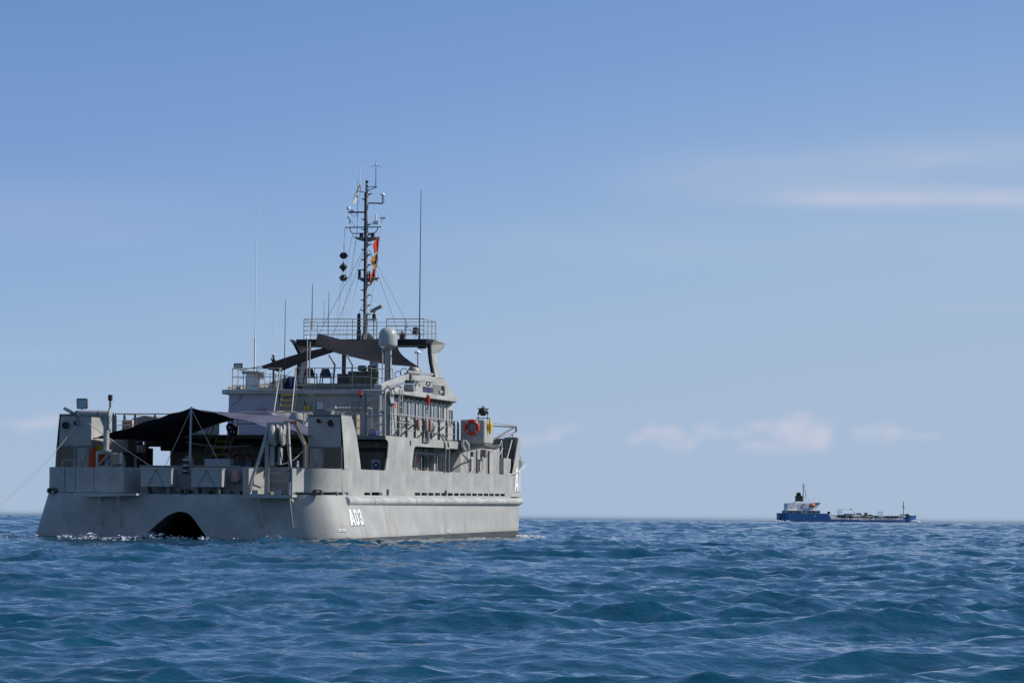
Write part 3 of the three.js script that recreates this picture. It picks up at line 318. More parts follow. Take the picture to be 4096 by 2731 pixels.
  { const d = part('house_door', box(5.46, 5.52, 1.95, 3.95, -25.5, -24.3, 0.02), M.grey, house); part('door_handle', [rod([5.56, 3.3, -24.5], [5.56, 3.38, -25.0], 0.03), rod([5.56, 3.8, -25.2], [5.56, 3.2, -25.5], 0.02)], M.cream, d); win(rect(-25.15, -24.65, 2.95, 3.65), 5.53, house);
    part('red_sign', box(5.2, 5.215, 3.35, 3.62, -20.9, -20.4), M.red, house); part('drain_pipe', [rod([5.3, 1.75, -21.4], [5.3, 4.1, -21.4], 0.05)], M.dark, house); part('drain_pipe', rod([6.1, 1.75, -30.1], [6.1, 4.1, -30.1], 0.04), M.dark, house); part('drain_pipe', rod([6.1, 1.75, -33.1], [6.1, 4.1, -33.1], 0.05), M.dark, house); part('wall_valve', [rod([5.62, 1.75, -27.2], [5.62, 3.9, -27.2], 0.05), box(5.5, 5.62, 3.3, 3.4, -27.4, -27.0)], M.dark, house); part('overhead_pipe', rod([5.9, 3.78, -14.5], [5.9, 3.78, -22.5], 0.1, 0.1, 10), M.mid, house); part('wall_lamp', [box(6.02, 6.14, 3.75, 4.0, -29.2, -28.95, 0.03)], M.dark, house); part('wall_box', box(6.02, 6.3, 3.75, 4.15, -31.9, -31.4, 0.03), M.mid, house); }
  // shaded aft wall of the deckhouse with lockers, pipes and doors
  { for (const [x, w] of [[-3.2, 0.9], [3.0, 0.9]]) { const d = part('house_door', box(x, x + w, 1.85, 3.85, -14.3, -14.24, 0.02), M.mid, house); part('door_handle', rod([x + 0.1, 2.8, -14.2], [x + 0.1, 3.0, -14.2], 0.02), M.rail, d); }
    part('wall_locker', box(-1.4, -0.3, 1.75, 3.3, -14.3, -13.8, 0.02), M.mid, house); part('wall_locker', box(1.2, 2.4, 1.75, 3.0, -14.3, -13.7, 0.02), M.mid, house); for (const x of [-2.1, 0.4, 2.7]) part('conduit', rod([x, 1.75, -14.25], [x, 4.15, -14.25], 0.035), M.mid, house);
    // deck fittings under the upper deck on both sides
    const lk = part('deck_locker', box(4.85, 6.05, 1.75, 3.72, -11.2, -10.4, 0.02), M.mid, ship); part('locker_lid', box(4.8, 6.1, 3.72, 3.8, -11.25, -10.36), M.dark, lk); const up = part('overhead_locker', box(4.5, 6.2, 3.88, 4.2, -11.5, -10.3, 0.02), M.mid, ship); part('locker_lamp', box(5.6, 5.75, 4.0, 4.1, -10.3, -10.22), M.rail, up);
    const sign = part('safety_sign', box(5.42, 5.82, 2.6, 3.35, -10.395, -10.38), M.white, lk); part('sign_disc', lathe([[0, 0], [0.17, 0], [0.17, 0.006], [0, 0.006]], [5.62, 3.1, -10.38], 20, 'z'), M.blue, sign); part('sign_symbol', slabZ([[-0.08, 0.06], [-0.05, -0.02], [0, 0.02], [0.05, -0.02], [0.08, 0.06], [0.05, 0.1], [-0.05, 0.1]].map(([a, b]) => [a + 5.62, b + 3.06]), -10.372, -10.37), M.white, sign);
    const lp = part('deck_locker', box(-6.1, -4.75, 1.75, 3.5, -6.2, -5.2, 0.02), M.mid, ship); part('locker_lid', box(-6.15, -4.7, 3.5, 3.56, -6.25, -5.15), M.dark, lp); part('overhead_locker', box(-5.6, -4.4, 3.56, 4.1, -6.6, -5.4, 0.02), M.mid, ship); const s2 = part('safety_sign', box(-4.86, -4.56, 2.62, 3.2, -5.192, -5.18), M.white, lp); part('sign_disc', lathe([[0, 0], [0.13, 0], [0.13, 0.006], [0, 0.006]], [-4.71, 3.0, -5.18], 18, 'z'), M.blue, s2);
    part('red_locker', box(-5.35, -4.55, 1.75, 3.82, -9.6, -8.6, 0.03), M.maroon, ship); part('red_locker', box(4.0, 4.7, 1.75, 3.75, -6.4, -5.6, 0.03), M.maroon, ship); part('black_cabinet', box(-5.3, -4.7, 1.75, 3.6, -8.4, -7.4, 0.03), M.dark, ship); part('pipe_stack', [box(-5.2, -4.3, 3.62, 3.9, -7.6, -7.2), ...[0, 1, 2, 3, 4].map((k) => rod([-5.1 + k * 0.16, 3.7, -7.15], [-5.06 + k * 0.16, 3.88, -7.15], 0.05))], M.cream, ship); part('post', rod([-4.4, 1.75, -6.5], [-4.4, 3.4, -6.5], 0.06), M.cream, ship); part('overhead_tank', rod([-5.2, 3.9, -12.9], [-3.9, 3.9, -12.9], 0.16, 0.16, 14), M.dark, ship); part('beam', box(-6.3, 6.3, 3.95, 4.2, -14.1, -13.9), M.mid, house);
    part('white_chest', box(-0.05, 1.1, 1.75, 3.28, -3.1, -2.5, 0.03), M.tarp, ship); part('chest_base', box(-0.08, 1.13, 1.74, 2.95, -3.12, -2.48, 0.02), M.cream, ship); for (const x of [-0.8, 2.6]) part('deck_post', rod([x, 1.75, -8.9], [x, 4.3, -8.9], 0.05), M.mid, ship); }
  // upper (01) deck
  part('upper_deck', slabY([[6.34, -9.0], [6.34, -24.2], [6.05, -24.25], [6.05, -36.2], [-6.05, -36.2], [-6.05, -24.25], [-6.34, -24.2], [-6.34, -9.0]], 4.27, 4.415), M.deck, ship);
  part('deck_fascia', box(-6.34, 6.34, 4.25, 4.43, -9.0, -8.94), M.mid, ship);
  for (const s of [1, -1]) { for (let u = 15; u < 24.2; u += 0.52) part('deck_rib', slabZ([[s * 5.25, 4.26], [s * 6.33, 4.26], [s * 6.33, 4.14], [s * 5.25, 4.0]], -u - 0.03, -u + 0.03), M.mid, ship); part('deck_end_plate', box(s * 6.05, s * 6.45, 4.0, 4.42, -24.5, -24.26), M.grey, ship); }
  guard([[6.33, -9.9], [6.33, -23.6], [6.33, -24.5]], 4.42, 1.0, [0.33, 0.66], 1.62, ship, 0.03, true);
  guard([[-6.33, -9.2], [-6.33, -24]], 4.42, 0.98, [0.33, 0.66], 1.62, ship, 0.028, true);
  guard([[-6.2, -9.1], [-3.4, -9.1]], 4.42, 0.94, [0.45], 1.05, ship, 0.028, true); guard([[-0.45, -9.1], [4.1, -9.1]], 4.42, 1.02, [0.5], 1.3, ship, 0.028); guard([[4.1, -9.1], [5.2, -9.1]], 4.42, 1.02, [0.33, 0.66], 0.6, ship, 0.025);
  for (const u of [13.5, 14.9, 18.5, 21.2]) part('rail_brace', rod([6.3, 5.1, -u - 0.35], [5.6, 4.45, -u], 0.04), M.mid, ship);
  // gangway cage on the upper deck
  { const c = part('gangway_cage', [...bars([[5.25, 4.42, -9.2], [5.25, 6.3, -9.2], [5.32, 6.42, -9.2], [6.3, 6.42, -9.2]], 0.045)], M.rail, ship); part('hoop', hose([[6.3, 4.42, -9.2], [6.3, 6.25, -9.2], [6.34, 6.42, -9.35], [6.36, 6.42, -9.75], [6.36, 6.25, -9.9], [6.36, 4.42, -9.9]], 0.045, 40, 8), M.rail, c);
    for (const [x0, x1, y0, y1] of [[5.48, 6.2, 5.45, 6.25], [5.48, 6.2, 4.5, 5.32]]) { part('frame', [rod([x0, y1, -9.2], [x1, y1, -9.2], 0.035), rod([x0, y0, -9.2], [x1, y0, -9.2], 0.02), rod([x0, y0, -9.2], [x0, y1, -9.2], 0.02), rod([x1, y0, -9.2], [x1, y1, -9.2], 0.02)], M.pale, c); const m = []; for (let x = x0 + 0.06; x < x1; x += 0.06) m.push(rod([x, y0, -9.21], [x, y1, -9.21], 0.005, 0.005, 4)); for (let y = y0 + 0.06; y < y1; y += 0.06) m.push(rod([x0, y, -9.215], [x1, y, -9.215], 0.005, 0.005, 4)); part('wire_mesh', m, M.rail, c).userData.kind = 'stuff'; }
    part('post', rod([5.42, 4.42, -9.2], [5.42, 6.3, -9.2], 0.05), M.mid, c); part('fitting', [box(6.1, 6.3, 5.4, 5.55, -9.3, -9.2), rod([6.2, 5.7, -9.25], [6.2, 6.3, -9.25], 0.05)], M.rail, c); const fl = part('warning_lamp', rod([5.2, 6.22, -9.15], [5.2, 6.42, -9.15], 0.09, 0.075, 12), M.red, c); part('lamp_base', rod([5.2, 6.1, -9.15], [5.2, 6.22, -9.15], 0.06), M.black, fl); part('cable', hose([[5.2, 6.1, -9.15], [5.12, 5.8, -9.12], [5.08, 5.55, -9.12], [5.2, 5.4, -9.15]], 0.012), M.black, c);
    flood(6.5, 5.98, -9.6, 0.26, 0.36, 0.75, ship, -0.3);
    part('side_ladder', [...bars([[6.1, 4.42, -13.4], [6.1, 6.6, -13.4]], 0.03), ...bars([[6.1, 4.42, -12.9], [6.1, 6.6, -12.9]], 0.03)], M.rail, ship); for (let y = 4.6; y < 6.5; y += 0.3) part('rung', rod([6.1, y, -13.4], [6.1, y, -12.9], 0.015), M.rail, ship); }
  // bent pipe handrail down the side, with a rung
  for (const u of [21.05, 21.85]) part('side_pipe', hose([[5.6, 4.78, -u + 1.5], [6.0, 4.76, -u + 0.8], [6.3, 4.6, -u + 0.15], [6.45, 4.2, -u], [6.45, 3.5, -u], [6.45, 2.88, -u]], 0.045, 40, 8), M.mid, ship);
  part('side_pipe_rung', box(6.42, 6.48, 4.02, 4.1, -21.8, -21.1), M.pale, ship); part('davit_socket', [rod([6.5, 4.3, -16.9], [6.5, 4.75, -16.9], 0.12), box(6.4, 6.48, 4.25, 4.45, -17.7, -16.2)], M.mid, ship);
  // upper ladders
  ladder([-1.5, 1.76, -6.6], [-1.35, 4.42, -9.0], [-0.75, 1.76, -6.6], [-0.62, 4.42, -9.0], 9, ship);
  part('hand_rail', [rod([-1.55, 2.7, -6.7], [-1.38, 5.3, -9.0], 0.025), rod([-0.72, 2.7, -6.7], [-0.58, 5.3, -9.0], 0.025)], M.rail, ship);
  ladder([-1.25, 4.42, -18.3], [-1.35, 6.82, -20.0], [-0.5, 4.42, -18.3], [-0.6, 6.82, -20.0], 9, ship);
  part('hand_rail', bars([[-1.32, 5.3, -18.1], [-1.5, 7.1, -19.7], [-1.5, 7.86, -20.0]], 0.035), M.rail, ship); part('hand_rail', bars([[-0.42, 5.3, -18.1], [-0.7, 7.3, -19.8], [-0.72, 7.86, -20.0]], 0.035), M.rail, ship);
  // bridge house
  const br = part('bridge_house', [slabX([[-20.05, 4.415], [-20.05, 6.6], [-33.6, 6.6], [-34.2, 5.4], [-34.2, 4.415]], -4.05, 4.05)], M.grey, ship);
  for (const [a, b] of [[21.1, 21.9], [22.35, 23.45], [23.95, 25.1], [25.6, 26.8], [27.2, 28.6], [29.05, 30.3]]) win(rrect(-b, -a, 5.54, 6.36, 0.12).map(([z, y]) => [z, y]), 4.05, br);
  win(rect(-31.4, -30.75, 5.54, 6.32), 4.05, br); { const d = part('bridge_door', box(4.05, 4.11, 4.5, 6.45, -33.5, -32.2, 0.02), M.pale, br); win(rect(-33.2, -32.5, 5.4, 6.2), 4.12, br); } part('sill_rail', [rod([4.1, 5.4, -21], [4.1, 5.4, -24], 0.02), rod([4.1, 5.25, -21], [4.1, 5.25, -24], 0.02)], M.rail, br); part('red_notice', box(4.05, 4.07, 5.95, 6.2, -20.8, -20.2), M.red, br); part('corner_post', [rod([4.3, 4.42, -19.9], [4.1, 6.6, -19.9], 0.045), rod([4.3, 4.42, -19.9], [4.3, 6.6, -20.4], 0.02)], M.rail, br);
  for (const [x0, x1, y0, y1] of [[-0.3, 0.2, 5.78, 6.3], [2.06, 3.3, 5.75, 6.3]]) { const w = part('window', slabZ(rrect(x0 - 0.05, x1 + 0.05, y0 - 0.05, y1 + 0.05, 0.06), -20.05, -20.0, [rrect(x0, x1, y0, y1, 0.04)]), M.pale, br); part('pane', slabZ(rrect(x0, x1, y0, y1, 0.04), -20.045, -20.03), M.glass, w); }
  { const s = part('warning_sign', box(-0.25, 0.02, 5.82, 6.02, -19.95, -19.93), M.yellow, br); part('sign_symbol', slabZ([[-0.19, 5.86], [-0.04, 5.86], [-0.115, 5.99]], -19.928, -19.925, [[[-0.15, 5.885], [-0.08, 5.885], [-0.115, 5.95]]]), M.black, s); } part('deck_lamp', box(-0.05, 0.3, 6.53, 6.6, -20.05, -19.85, 0.02), M.cream, br);
  part('eave', [slabY([[4.1, -19.75], [4.5, -20.4], [4.5, -32.6], [3.9, -34.9], [-3.9, -34.9], [-4.5, -32.6], [-4.5, -20.4], [-4.1, -19.75]], 6.6, 6.82, undefined, 0.02)], M.grey, br);
  for (let u = 20.8; u < 33; u += 1.05) part('eave_bracket', slabZ([[4.06, 6.59], [4.44, 6.59], [4.06, 6.42]], -u - 0.02, -u + 0.02), M.mid, br);
  part('spray_screen', slabX([[-20.2, 6.82], [-20.2, 6.98], [-22.5, 7.02], [-27, 7.36], [-29.4, 7.72], [-31.2, 7.82], [-33.1, 7.08], [-34.6, 6.82]], 4.1, 4.14), M.grey, br); part('screen_rail', bars([[4.12, 7.0, -20.2], [4.12, 7.04, -22.5], [4.12, 7.38, -27], [4.12, 7.76, -29.6], [4.12, 7.8, -30.6]], 0.05, 8), M.pale, br); part('spray_screen', slabX([[-20.2, 6.82], [-20.2, 6.98], [-27, 7.36], [-31.2, 7.82], [-34.6, 6.82]], -4.14, -4.1), M.grey, br);
  { const v = part('vent_recess', box(4.14, 4.17, 6.88, 7.36, -30.4, -28.55), M.mid, br); part('vent_box', box(4.17, 4.26, 6.98, 7.1, -30.3, -29.8), M.pale, v); part('black_screen', box(4.14, 4.2, 6.86, 7.36, -31.1, -30.55), M.black, br); }
  guard([[-3.95, -33], [-3.95, -20.3], [-1.5, -20.3]], 6.82, 1.03, [0.2, 0.6], 1.0, br, 0.022); guard([[-0.72, -20.1], [3.0, -20.1]], 6.82, 1.04, [0.2, 0.6], 0.95, br, 0.022); guard([[3.0, -20.1], [4.0, -20.4]], 6.82, 1.0, [0.55], 0.6, br, 0.022);
  part('bench', [box(-0.55, 3.2, 7.04, 7.13, -21.4, -20.3), box(-0.5, 3.2, 6.82, 6.98, -21.3, -20.35)], M.mid, br);
  // radar arch
  const ar = part('radar_arch', [slabX([[-30, 9.72], [-32.9, 9.72], [-33.0, 9.55], [-32.6, 9.44], [-30.2, 9.44]], -3.4, 3.7, undefined, 0.03)], M.grey, ship);
  part('dark_fascia', [slabX([[-29.98, 9.44], [-29.98, 9.71], [-29.93, 9.71], [-29.93, 9.44]], -3.35, 3.45), box(-3.3, 3.4, 9.4, 9.435, -32.4, -30)], M.black, ar);
  for (const [x0, sgn] of [[3.5, 1], [-3.35, -1]]) { const prof = [[-29.95, 9.7], [-33.0, 9.62], [-33.15, 9.45], [-32.4, 9.1], [-31.95, 8.75], [-31.9, 8.3], [-32.2, 7.9], [-32.7, 7.55], [-33.2, 6.82], [-30.75, 6.82], [-30.8, 8.6], [-30.65, 9.0], [-30.2, 9.4]]; const g = slabX(prof, x0 - 0.1, x0 + 0.1, undefined, 0.03), p = g.attributes.position; for (let i = 0; i < p.count; i++) { const y = p.getY(i); p.setX(i, p.getX(i) + sgn * (0.4 * Math.max(0, (8.7 - y) / 1.9) + 0.3 * Math.max(0, (y - 9.1) / 0.6) ** 2)); } g.computeVertexNormals(); const lg = part('arch_leg', g, M.grey, ar); const gp = slabX([[-29.93, 9.5], [-30.1, 9.4], [-30.6, 9.0], [-30.75, 8.6], [-30.7, 7.6], [-30.66, 7.6], [-30.7, 8.6], [-30.55, 9.0], [-30.05, 9.42], [-29.9, 9.5]].reverse(), x0 - 0.09, x0 + 0.03), pp = gp.attributes.position; for (let i = 0; i < pp.count; i++) { const y = pp.getY(i); pp.setX(i, pp.getX(i) + sgn * (0.4 * Math.max(0, (8.7 - y) / 1.9) + 0.3 * Math.max(0, (y - 9.1) / 0.6) ** 2)); } gp.computeVertexNormals(); part('leg_pad', gp, M.black, lg); }
  part('underside_lamp', [box(2.7, 3.1, 9.3, 9.43, -31.6, -31.3), new THREE.TorusGeometry(0.07, 0.012, 5, 12).translate(2.9, 9.25, -31.4)], M.black, ar);
  guard([[0.9, -29.9], [-2.95, -29.9], [-2.95, -32.7]], 9.72, 1.02, [0.22, 0.44, 0.66, 0.84], 1.25, ar, 0.02); guard([[1.4, -29.9], [3.35, -29.9], [3.35, -32.7]], 9.72, 1.02, [0.22, 0.44, 0.66], 0.95, ar, 0.024); guard([[-2.95, -32.7], [3.35, -32.7]], 9.72, 1.0, [0.4, 0.8], 1.5, ar, 0.016);
  flood(2.6, 10.2, -31.4, 0.3, 0.36, 2.6, ar, 0.2); part('switch_box', box(2.0, 2.25, 9.74, 10.05, -30.4, -30.2), M.dark, ar);
  // struts under the arch
  for (const [x, s] of [[-0.15, 1], [0.75, 1]]) part('awning_strut', bars([[x - 0.2, 8.7, -25], [x + 0.1, 8.2, -25], [x, 6.85, -25]], 0.045), M.mid, br); part('periscope_post', box(0.32, 0.5, 6.82, 8.7, -25.1, -24.95), M.dark, br);
  // bridge wing with its supports
  for (const s of [1, -1]) { const g = box(s > 0 ? 6.42 : -7.66, s > 0 ? 7.66 : -6.42, 4.32, 5.52, -26.7, -24.6, 0.1); const w = part('bridge_wing', g, M.grey, ship); part('wing_bracket', slabZ([[s * 6.02, 4.32], [s * 7.62, 4.32], [s * 7.62, 4.26], [s * 6.02, 3.9]], -26.6, -24.7), M.mid, w); part('wing_deck', box(s * 4.1, s * 6.44, 4.42, 4.5, -26.7, -24.6), M.deck, w); }
  { const l = part('signal_lamp', lathe([[0, -0.2], [0.18, -0.18], [0.22, 0], [0.2, 0.18], [0.1, 0.26], [0, 0.26]], [7.35, 5.92, -25.6], 18, 'z').rotateY(0), M.black, ship); part('yoke', [rod([7.12, 5.5, -25.6], [7.12, 5.95, -25.6], 0.02), rod([7.58, 5.5, -25.6], [7.58, 5.95, -25.6], 0.02), rod([7.0, 5.6, -25.6], [7.7, 5.6, -25.6], 0.02)], M.black, l); for (const [dx, dy] of [[0, 0.3], [0.28, 0.15], [-0.26, 0.18], [0.3, -0.1], [-0.28, -0.12]]) part('lamp_knob', rod([7.35 + dx * 0.7, 5.92 + dy * 0.7, -25.55], [7.35 + dx, 5.92 + dy, -25.55], 0.03), M.black, l);
    const y = part('yellow_beacon', [rod([7.78, 5.0, -25.2], [7.78, 5.3, -25.2], 0.1, 0.13, 12), rod([7.78, 5.3, -25.2], [7.78, 5.55, -25.2], 0.06, 0.05, 10), rod([7.78, 4.8, -25.2], [7.78, 5.0, -25.2], 0.04, 0.08, 10)], M.yellow, ship); 
    const j = part('line_boom', [rod([7.55, 5.25, -26.4], [8.3, 5.25, -29.2], 0.045), rod([7.55, 4.5, -26.6], [8.2, 5.2, -29.0], 0.045), rod([7.55, 5.42, -26.4], [8.3, 5.3, -29.2], 0.01)], M.mid, ship); part('boom_block', box(8.26, 8.34, 5.0, 5.26, -29.25, -29.15), M.mid, j); }
  // forecastle steps, lockers and winch
  ladder([5.35, 2.0, -37.0], [5.5, 3.78, -38.2], [6.12, 2.0, -37.0], [6.05, 3.78, -38.2], 5, ship, 0.09); part('hand_rail', [...bars([[5.2, 2.9, -36.8], [5.75, 4.72, -38.2], [5.75, 3.8, -38.3]], 0.03), ...bars([[6.1, 2.9, -36.8], [6.3, 4.75, -38.2]], 0.03)], M.cream, ship); part('hand_rail', bars([[5.4, 2.9, -36.8], [5.8, 4.3, -38.2]], 0.025), M.cream, ship);
  part('forecastle_locker', box(4.6, 5.4, 3.77, 4.5, -39.4, -38.7, 0.02), M.grey, ship); part('bow_bulwark', box(4.2, 6.0, 3.77, 4.85, -41.6, -41.5), M.mid, ship); part('windlass', [rod([5.7, 3.77, -40], [5.7, 4.45, -40], 0.2, 0.12, 14), rod([5.4, 4.3, -40], [6.0, 4.3, -40], 0.12, 0.12, 12), box(5.5, 5.9, 4.45, 4.6, -40.1, -39.9)], M.mid, ship); part('bow_roller', [rod([6.1, 4.9, -40.6], [5.6, 4.9, -40.9], 0.04), rod([5.8, 4.9, -40.8], [5.8, 5.1, -40.8], 0.03), box(5.4, 6.0, 4.88, 4.93, -41, -40.6)], M.mid, ship); part('bow_fender', rod([6.35, 3.5, -39.6], [5.2, 3.5, -42.2], 0.25, 0.25, 14), M.pale, ship); part('fender_cap', box(6.1, 6.35, 3.74, 3.86, -40.4, -39.9), M.black, ship); part('red_fitting', box(5.0, 5.25, 3.77, 4.1, -39.0, -38.5), M.red, ship);
}
// ---------- mast, aerials, crane, awnings and rigging ----------
{
  const Z = -31, mast = part('mast', rod([0.03, 9.72, Z], [0.03, 17.6, Z], 0.105, 0.085, 14), M.grey, ship);
  part('cable_tray', box(-0.075, 0.0, 10, 17.3, Z + 0.02, Z + 0.11), M.black, mast); part('mast_foot', [slabZ([[-0.3, 9.72], [0.55, 9.72], [0.2, 10.1], [-0.1, 10.1]], Z - 0.03, Z + 0.03), slabX([[Z - 0.4, 9.72], [Z + 0.4, 9.72], [Z, 10.1]], 0.0, 0.05)], M.mid, mast);
  for (let k = 0; k < 12; k++) { const yl = 11.28 + 0.52 * k, yr = 11.54 + 0.52 * k; for (const [y, s] of [[yl, -1], [yr, 1]]) if (Math.abs(y - 12.87) > 0.2 && Math.abs(y - 14.95) > 0.2 && Math.abs(y - 16.5) > 0.3) part('mast_step', slabZ([[0.03 + s * 0.09, y], [0.03 + s * 0.3, y], [0.03 + s * 0.3, y - 0.02], [0.03 + s * 0.09, y - 0.1]], Z - 0.025, Z + 0.025), M.mid, mast); }
  const lampStack = (x, y0, y1, r, p, m = M.maroon) => { const l = part('nav_light', rod([x, y0, Z], [x, y1, Z], r, r, 12), M.black, p); part('lens', rod([x, y0 + (y1 - y0) * 0.25, Z], [x, y0 + (y1 - y0) * 0.62, Z], r * 1.06, r * 1.06, 12), m, l); part('cap', rod([x, y1, Z], [x, y1 + 0.03, Z], r * 1.2, r * 0.9, 12), M.black, l); };
  lampStack(0.03, 17.62, 17.9, 0.075, mast, M.lens);
  const arm = (pts, r, extra = []) => part('mast_arm', [...bars(pts, r), ...extra], M.mid, mast);
  arm([[0.05, 17.6, Z], [0.58, 17.6, Z], [0.1, 17.42, Z]], 0.022); part('whip_aerial', [rod([0.5, 17.6, Z], [0.5, 18.92, Z], 0.028, 0.018), ...bars([[0.2, 18.55, Z], [0.35, 18.7, Z], [0.5, 18.72, Z], [0.62, 18.71, Z], [0.78, 18.57, Z]], 0.01)], M.mid, mast); part('aerial_tip', rod([0.5, 18.72, Z], [0.5, 18.86, Z], 0.03), M.white, mast);
  part('whip_aerial', rod([-0.33, 17.3, Z], [-0.33, 18.81, Z], 0.022, 0.014), M.white, mast); part('whip_aerial', rod([-0.46, 15.2, Z], [-0.46, 18.05, Z], 0.016, 0.01), M.mid, mast); arm([[0, 17.3, Z], [-0.46, 17.4, Z]], 0.02);
  const mush = (x, y, z, r, p, h = 0.13) => part('gps_dome', lathe([[0, 0], [r * 0.75, 0], [r, h * 0.2], [r * 0.95, h * 0.6], [r * 0.6, h], [0, h * 1.08]], [x, y, z], 16), M.white, p);
  arm([[0.1, 16.77, Z], [0.88, 16.74, Z], [0.87, 17.14, Z]], 0.04); mush(0.87, 17.14, Z, 0.12, mast); arm([[0.05, 16.3, Z], [-0.95, 16.3, Z]], 0.045); mush(-0.94, 16.42, Z, 0.09, mast, 0.2); mush(-0.74, 16.34, Z, 0.13, mast, 0.1);
  arm([[-1.11, 15.52, Z], [0.81, 15.53, Z]], 0.032); arm([[-0.85, 15.52, Z], [-0.83, 15.34, Z], [-0.7, 15.21, Z], [0.4, 15.21, Z], [0.58, 15.32, Z], [0.62, 15.52, Z]], 0.026); part('anemometer', [...bars([[-0.58, 15.53, Z], [-0.7, 15.78, Z], [-0.85, 15.88, Z], [-0.93, 16.02, Z]], 0.014), new THREE.SphereGeometry(0.05, 8, 6).translate(-0.95, 16.03, Z), rod([-0.86, 15.7, Z], [-0.86, 15.98, Z], 0.03)], M.mid, mast);
  part('radio_unit', [box(0.37, 0.66, 15.66, 15.84, Z - 0.12, Z + 0.12, 0.04), rod([0.51, 15.84, Z], [0.51, 16.19, Z], 0.04)], M.white, mast); part('bar_aerial', [box(0.74, 1.1, 15.96, 16.05, Z - 0.06, Z + 0.06, 0.03), rod([0.8, 15.53, Z], [0.82, 15.96, Z], 0.02), rod([0.9, 15.9, Z], [0.92, 15.97, Z], 0.03)], M.white, mast);
  for (const [y, x0, x1] of [[14.95, -0.58, 0.68], [12.87, -0.42, 0.72]]) part('light_platform', [slabZ([[x0, y + 0.05], [x1, y + 0.05], [x1, y - 0.02], [0.16, y - 0.17], [-0.1, y - 0.17], [x0, y - 0.02]], Z - 0.16, Z - 0.12), box(x0, x1, y + 0.02, y + 0.06, Z - 0.16, Z + 0.16)], M.grey, mast);
  lampStack(-0.24, 15.0, 15.2, 0.1, mast); lampStack(0.36, 15.0, 15.2, 0.1, mast); lampStack(-0.32, 12.92, 13.32, 0.075, mast); lampStack(0.45, 12.92, 13.32, 0.075, mast); lampStack(0.2, 12.92, 13.25, 0.04, mast); part('small_lamp', box(0.6, 0.7, 12.72, 12.86, Z - 0.06, Z + 0.06, 0.02), M.white, mast);
  lampStack(-0.33, 10.15, 11.05, 0.09, mast); part('light_post', rod([-0.33, 9.72, Z], [-0.33, 10.2, Z], 0.12), M.dark, mast); part('light_platform', [box(0.05, 0.62, 10.72, 10.77, Z - 0.15, Z + 0.15), box(0.44, 0.5, 9.72, 10.72, Z - 0.05, Z + 0.05)], M.grey, mast); lampStack(0.47, 10.8, 11.02, 0.1, mast);
  { const r = part('radar_scanner', box(-0.42, 0.42, -0.075, 0.075, -0.07, 0.07, 0.02).rotateZ(0.32).rotateY(-0.55).translate(0.6, 11.33, Z), M.mid, mast); part('gearbox', [rod([0.5, 11.02, Z], [0.52, 11.28, Z], 0.09, 0.06, 12), box(0.1, 0.3, 11.0, 11.08, Z - 0.05, Z + 0.05)], M.pale, r); }
  part('loose_cable', hose([[0, 11.7, Z], [-0.25, 11.3, Z], [-0.33, 11.05, Z]], 0.01), M.black, mast); part('loose_cable', hose([[-0.7, 15.2, Z], [-0.72, 15.05, Z], [-0.55, 15.05, Z], [-0.5, 15.2, Z]], 0.012), M.black, mast); part('loose_cable', hose([[0.86, 16.75, Z], [0.95, 16.85, Z], [0.9, 17.1, Z]], 0.01), M.black, mast); part('loose_cable', hose([[-0.8, 16.3, Z], [-0.7, 16.1, Z], [-0.55, 16.12, Z], [-0.5, 16.28, Z]], 0.01), M.black, mast);
  // stays and halyards
  for (const [a, b, r] of [[[-0.1, 14.4, Z], [-2.3, 9.75, -30], 0.012], [[-0.05, 14.35, Z], [-1.5, 9.75, -30], 0.012], [[0.15, 14.4, Z], [2.1, 9.8, -30], 0.012], [[0.2, 14.35, Z], [2.75, 9.75, -30.5], 0.012], [[-0.7, 15.2, Z], [-1.55, 8.6, -29.5], 0.009], [[-0.5, 14.95, Z], [-1.1, 9.3, -29.5], 0.009], [[-0.4, 12.85, Z], [-0.75, 9.2, -29.4], 0.009], [[-0.3, 17.6, Z], [-0.65, 9.2, -29.4], 0.008], [[0.62, 14.95, Z], [0.1, 9.2, -29.4], 0.009], [[0.5, 12.7, Z], [0.4, 9.3, -29.4], 0.008], [[-0.46, 15.2, Z], [-0.9, 9.2, -29.5], 0.008]]) part('stay', rod(a, b, r, r, 4), r > 0.01 ? M.mid : M.rope, mast);
  // aerials round the bridge
  const aer = (x, z, y0, y1, r, m, yb) => { const a = part('whip_aerial', rod([x, y0, z], [x + 0.02, y1, z], r, r * 0.45, 6), m, ship); if (yb) part('aerial_base', rod([x, y0, z], [x, yb, z], r * 1.9, r * 1.6, 8), m, a); return a; };
  aer(-3.32, -22, 7.0, 16.7, 0.027, M.white, 9.4); aer(2.5, -32.6, 9.74, 17.55, 0.034, M.black, 10.2); aer(-2.98, -31.6, 10.3, 12.65, 0.03, M.black); aer(-2.4, -31.8, 10.55, 11.8, 0.018, M.mid); aer(-2.05, -31.4, 10.3, 12.25, 0.028, M.mid); aer(1.78, -32.4, 10.7, 12.25, 0.014, M.white); aer(-1.82, -22, 7.2, 11.25, 0.025, M.black, 7.6); aer(-2.45, -22, 7.9, 10.5, 0.016, M.white);
  { const p = part('sensor_post', bars([[-2.37, 6.82, -22], [-2.37, 8.55, -22]], 0.05), M.dark, ship); mush(-2.37, 8.56, -22, 0.1, p, 0.07); part('junction', box(-2.42, -2.28, 8.1, 8.35, -22.06, -21.94), M.dark, p); part('clip_arm', rod([-2.4, 8.2, -22], [-2.52, 8.42, -22], 0.025), M.dark, p); }
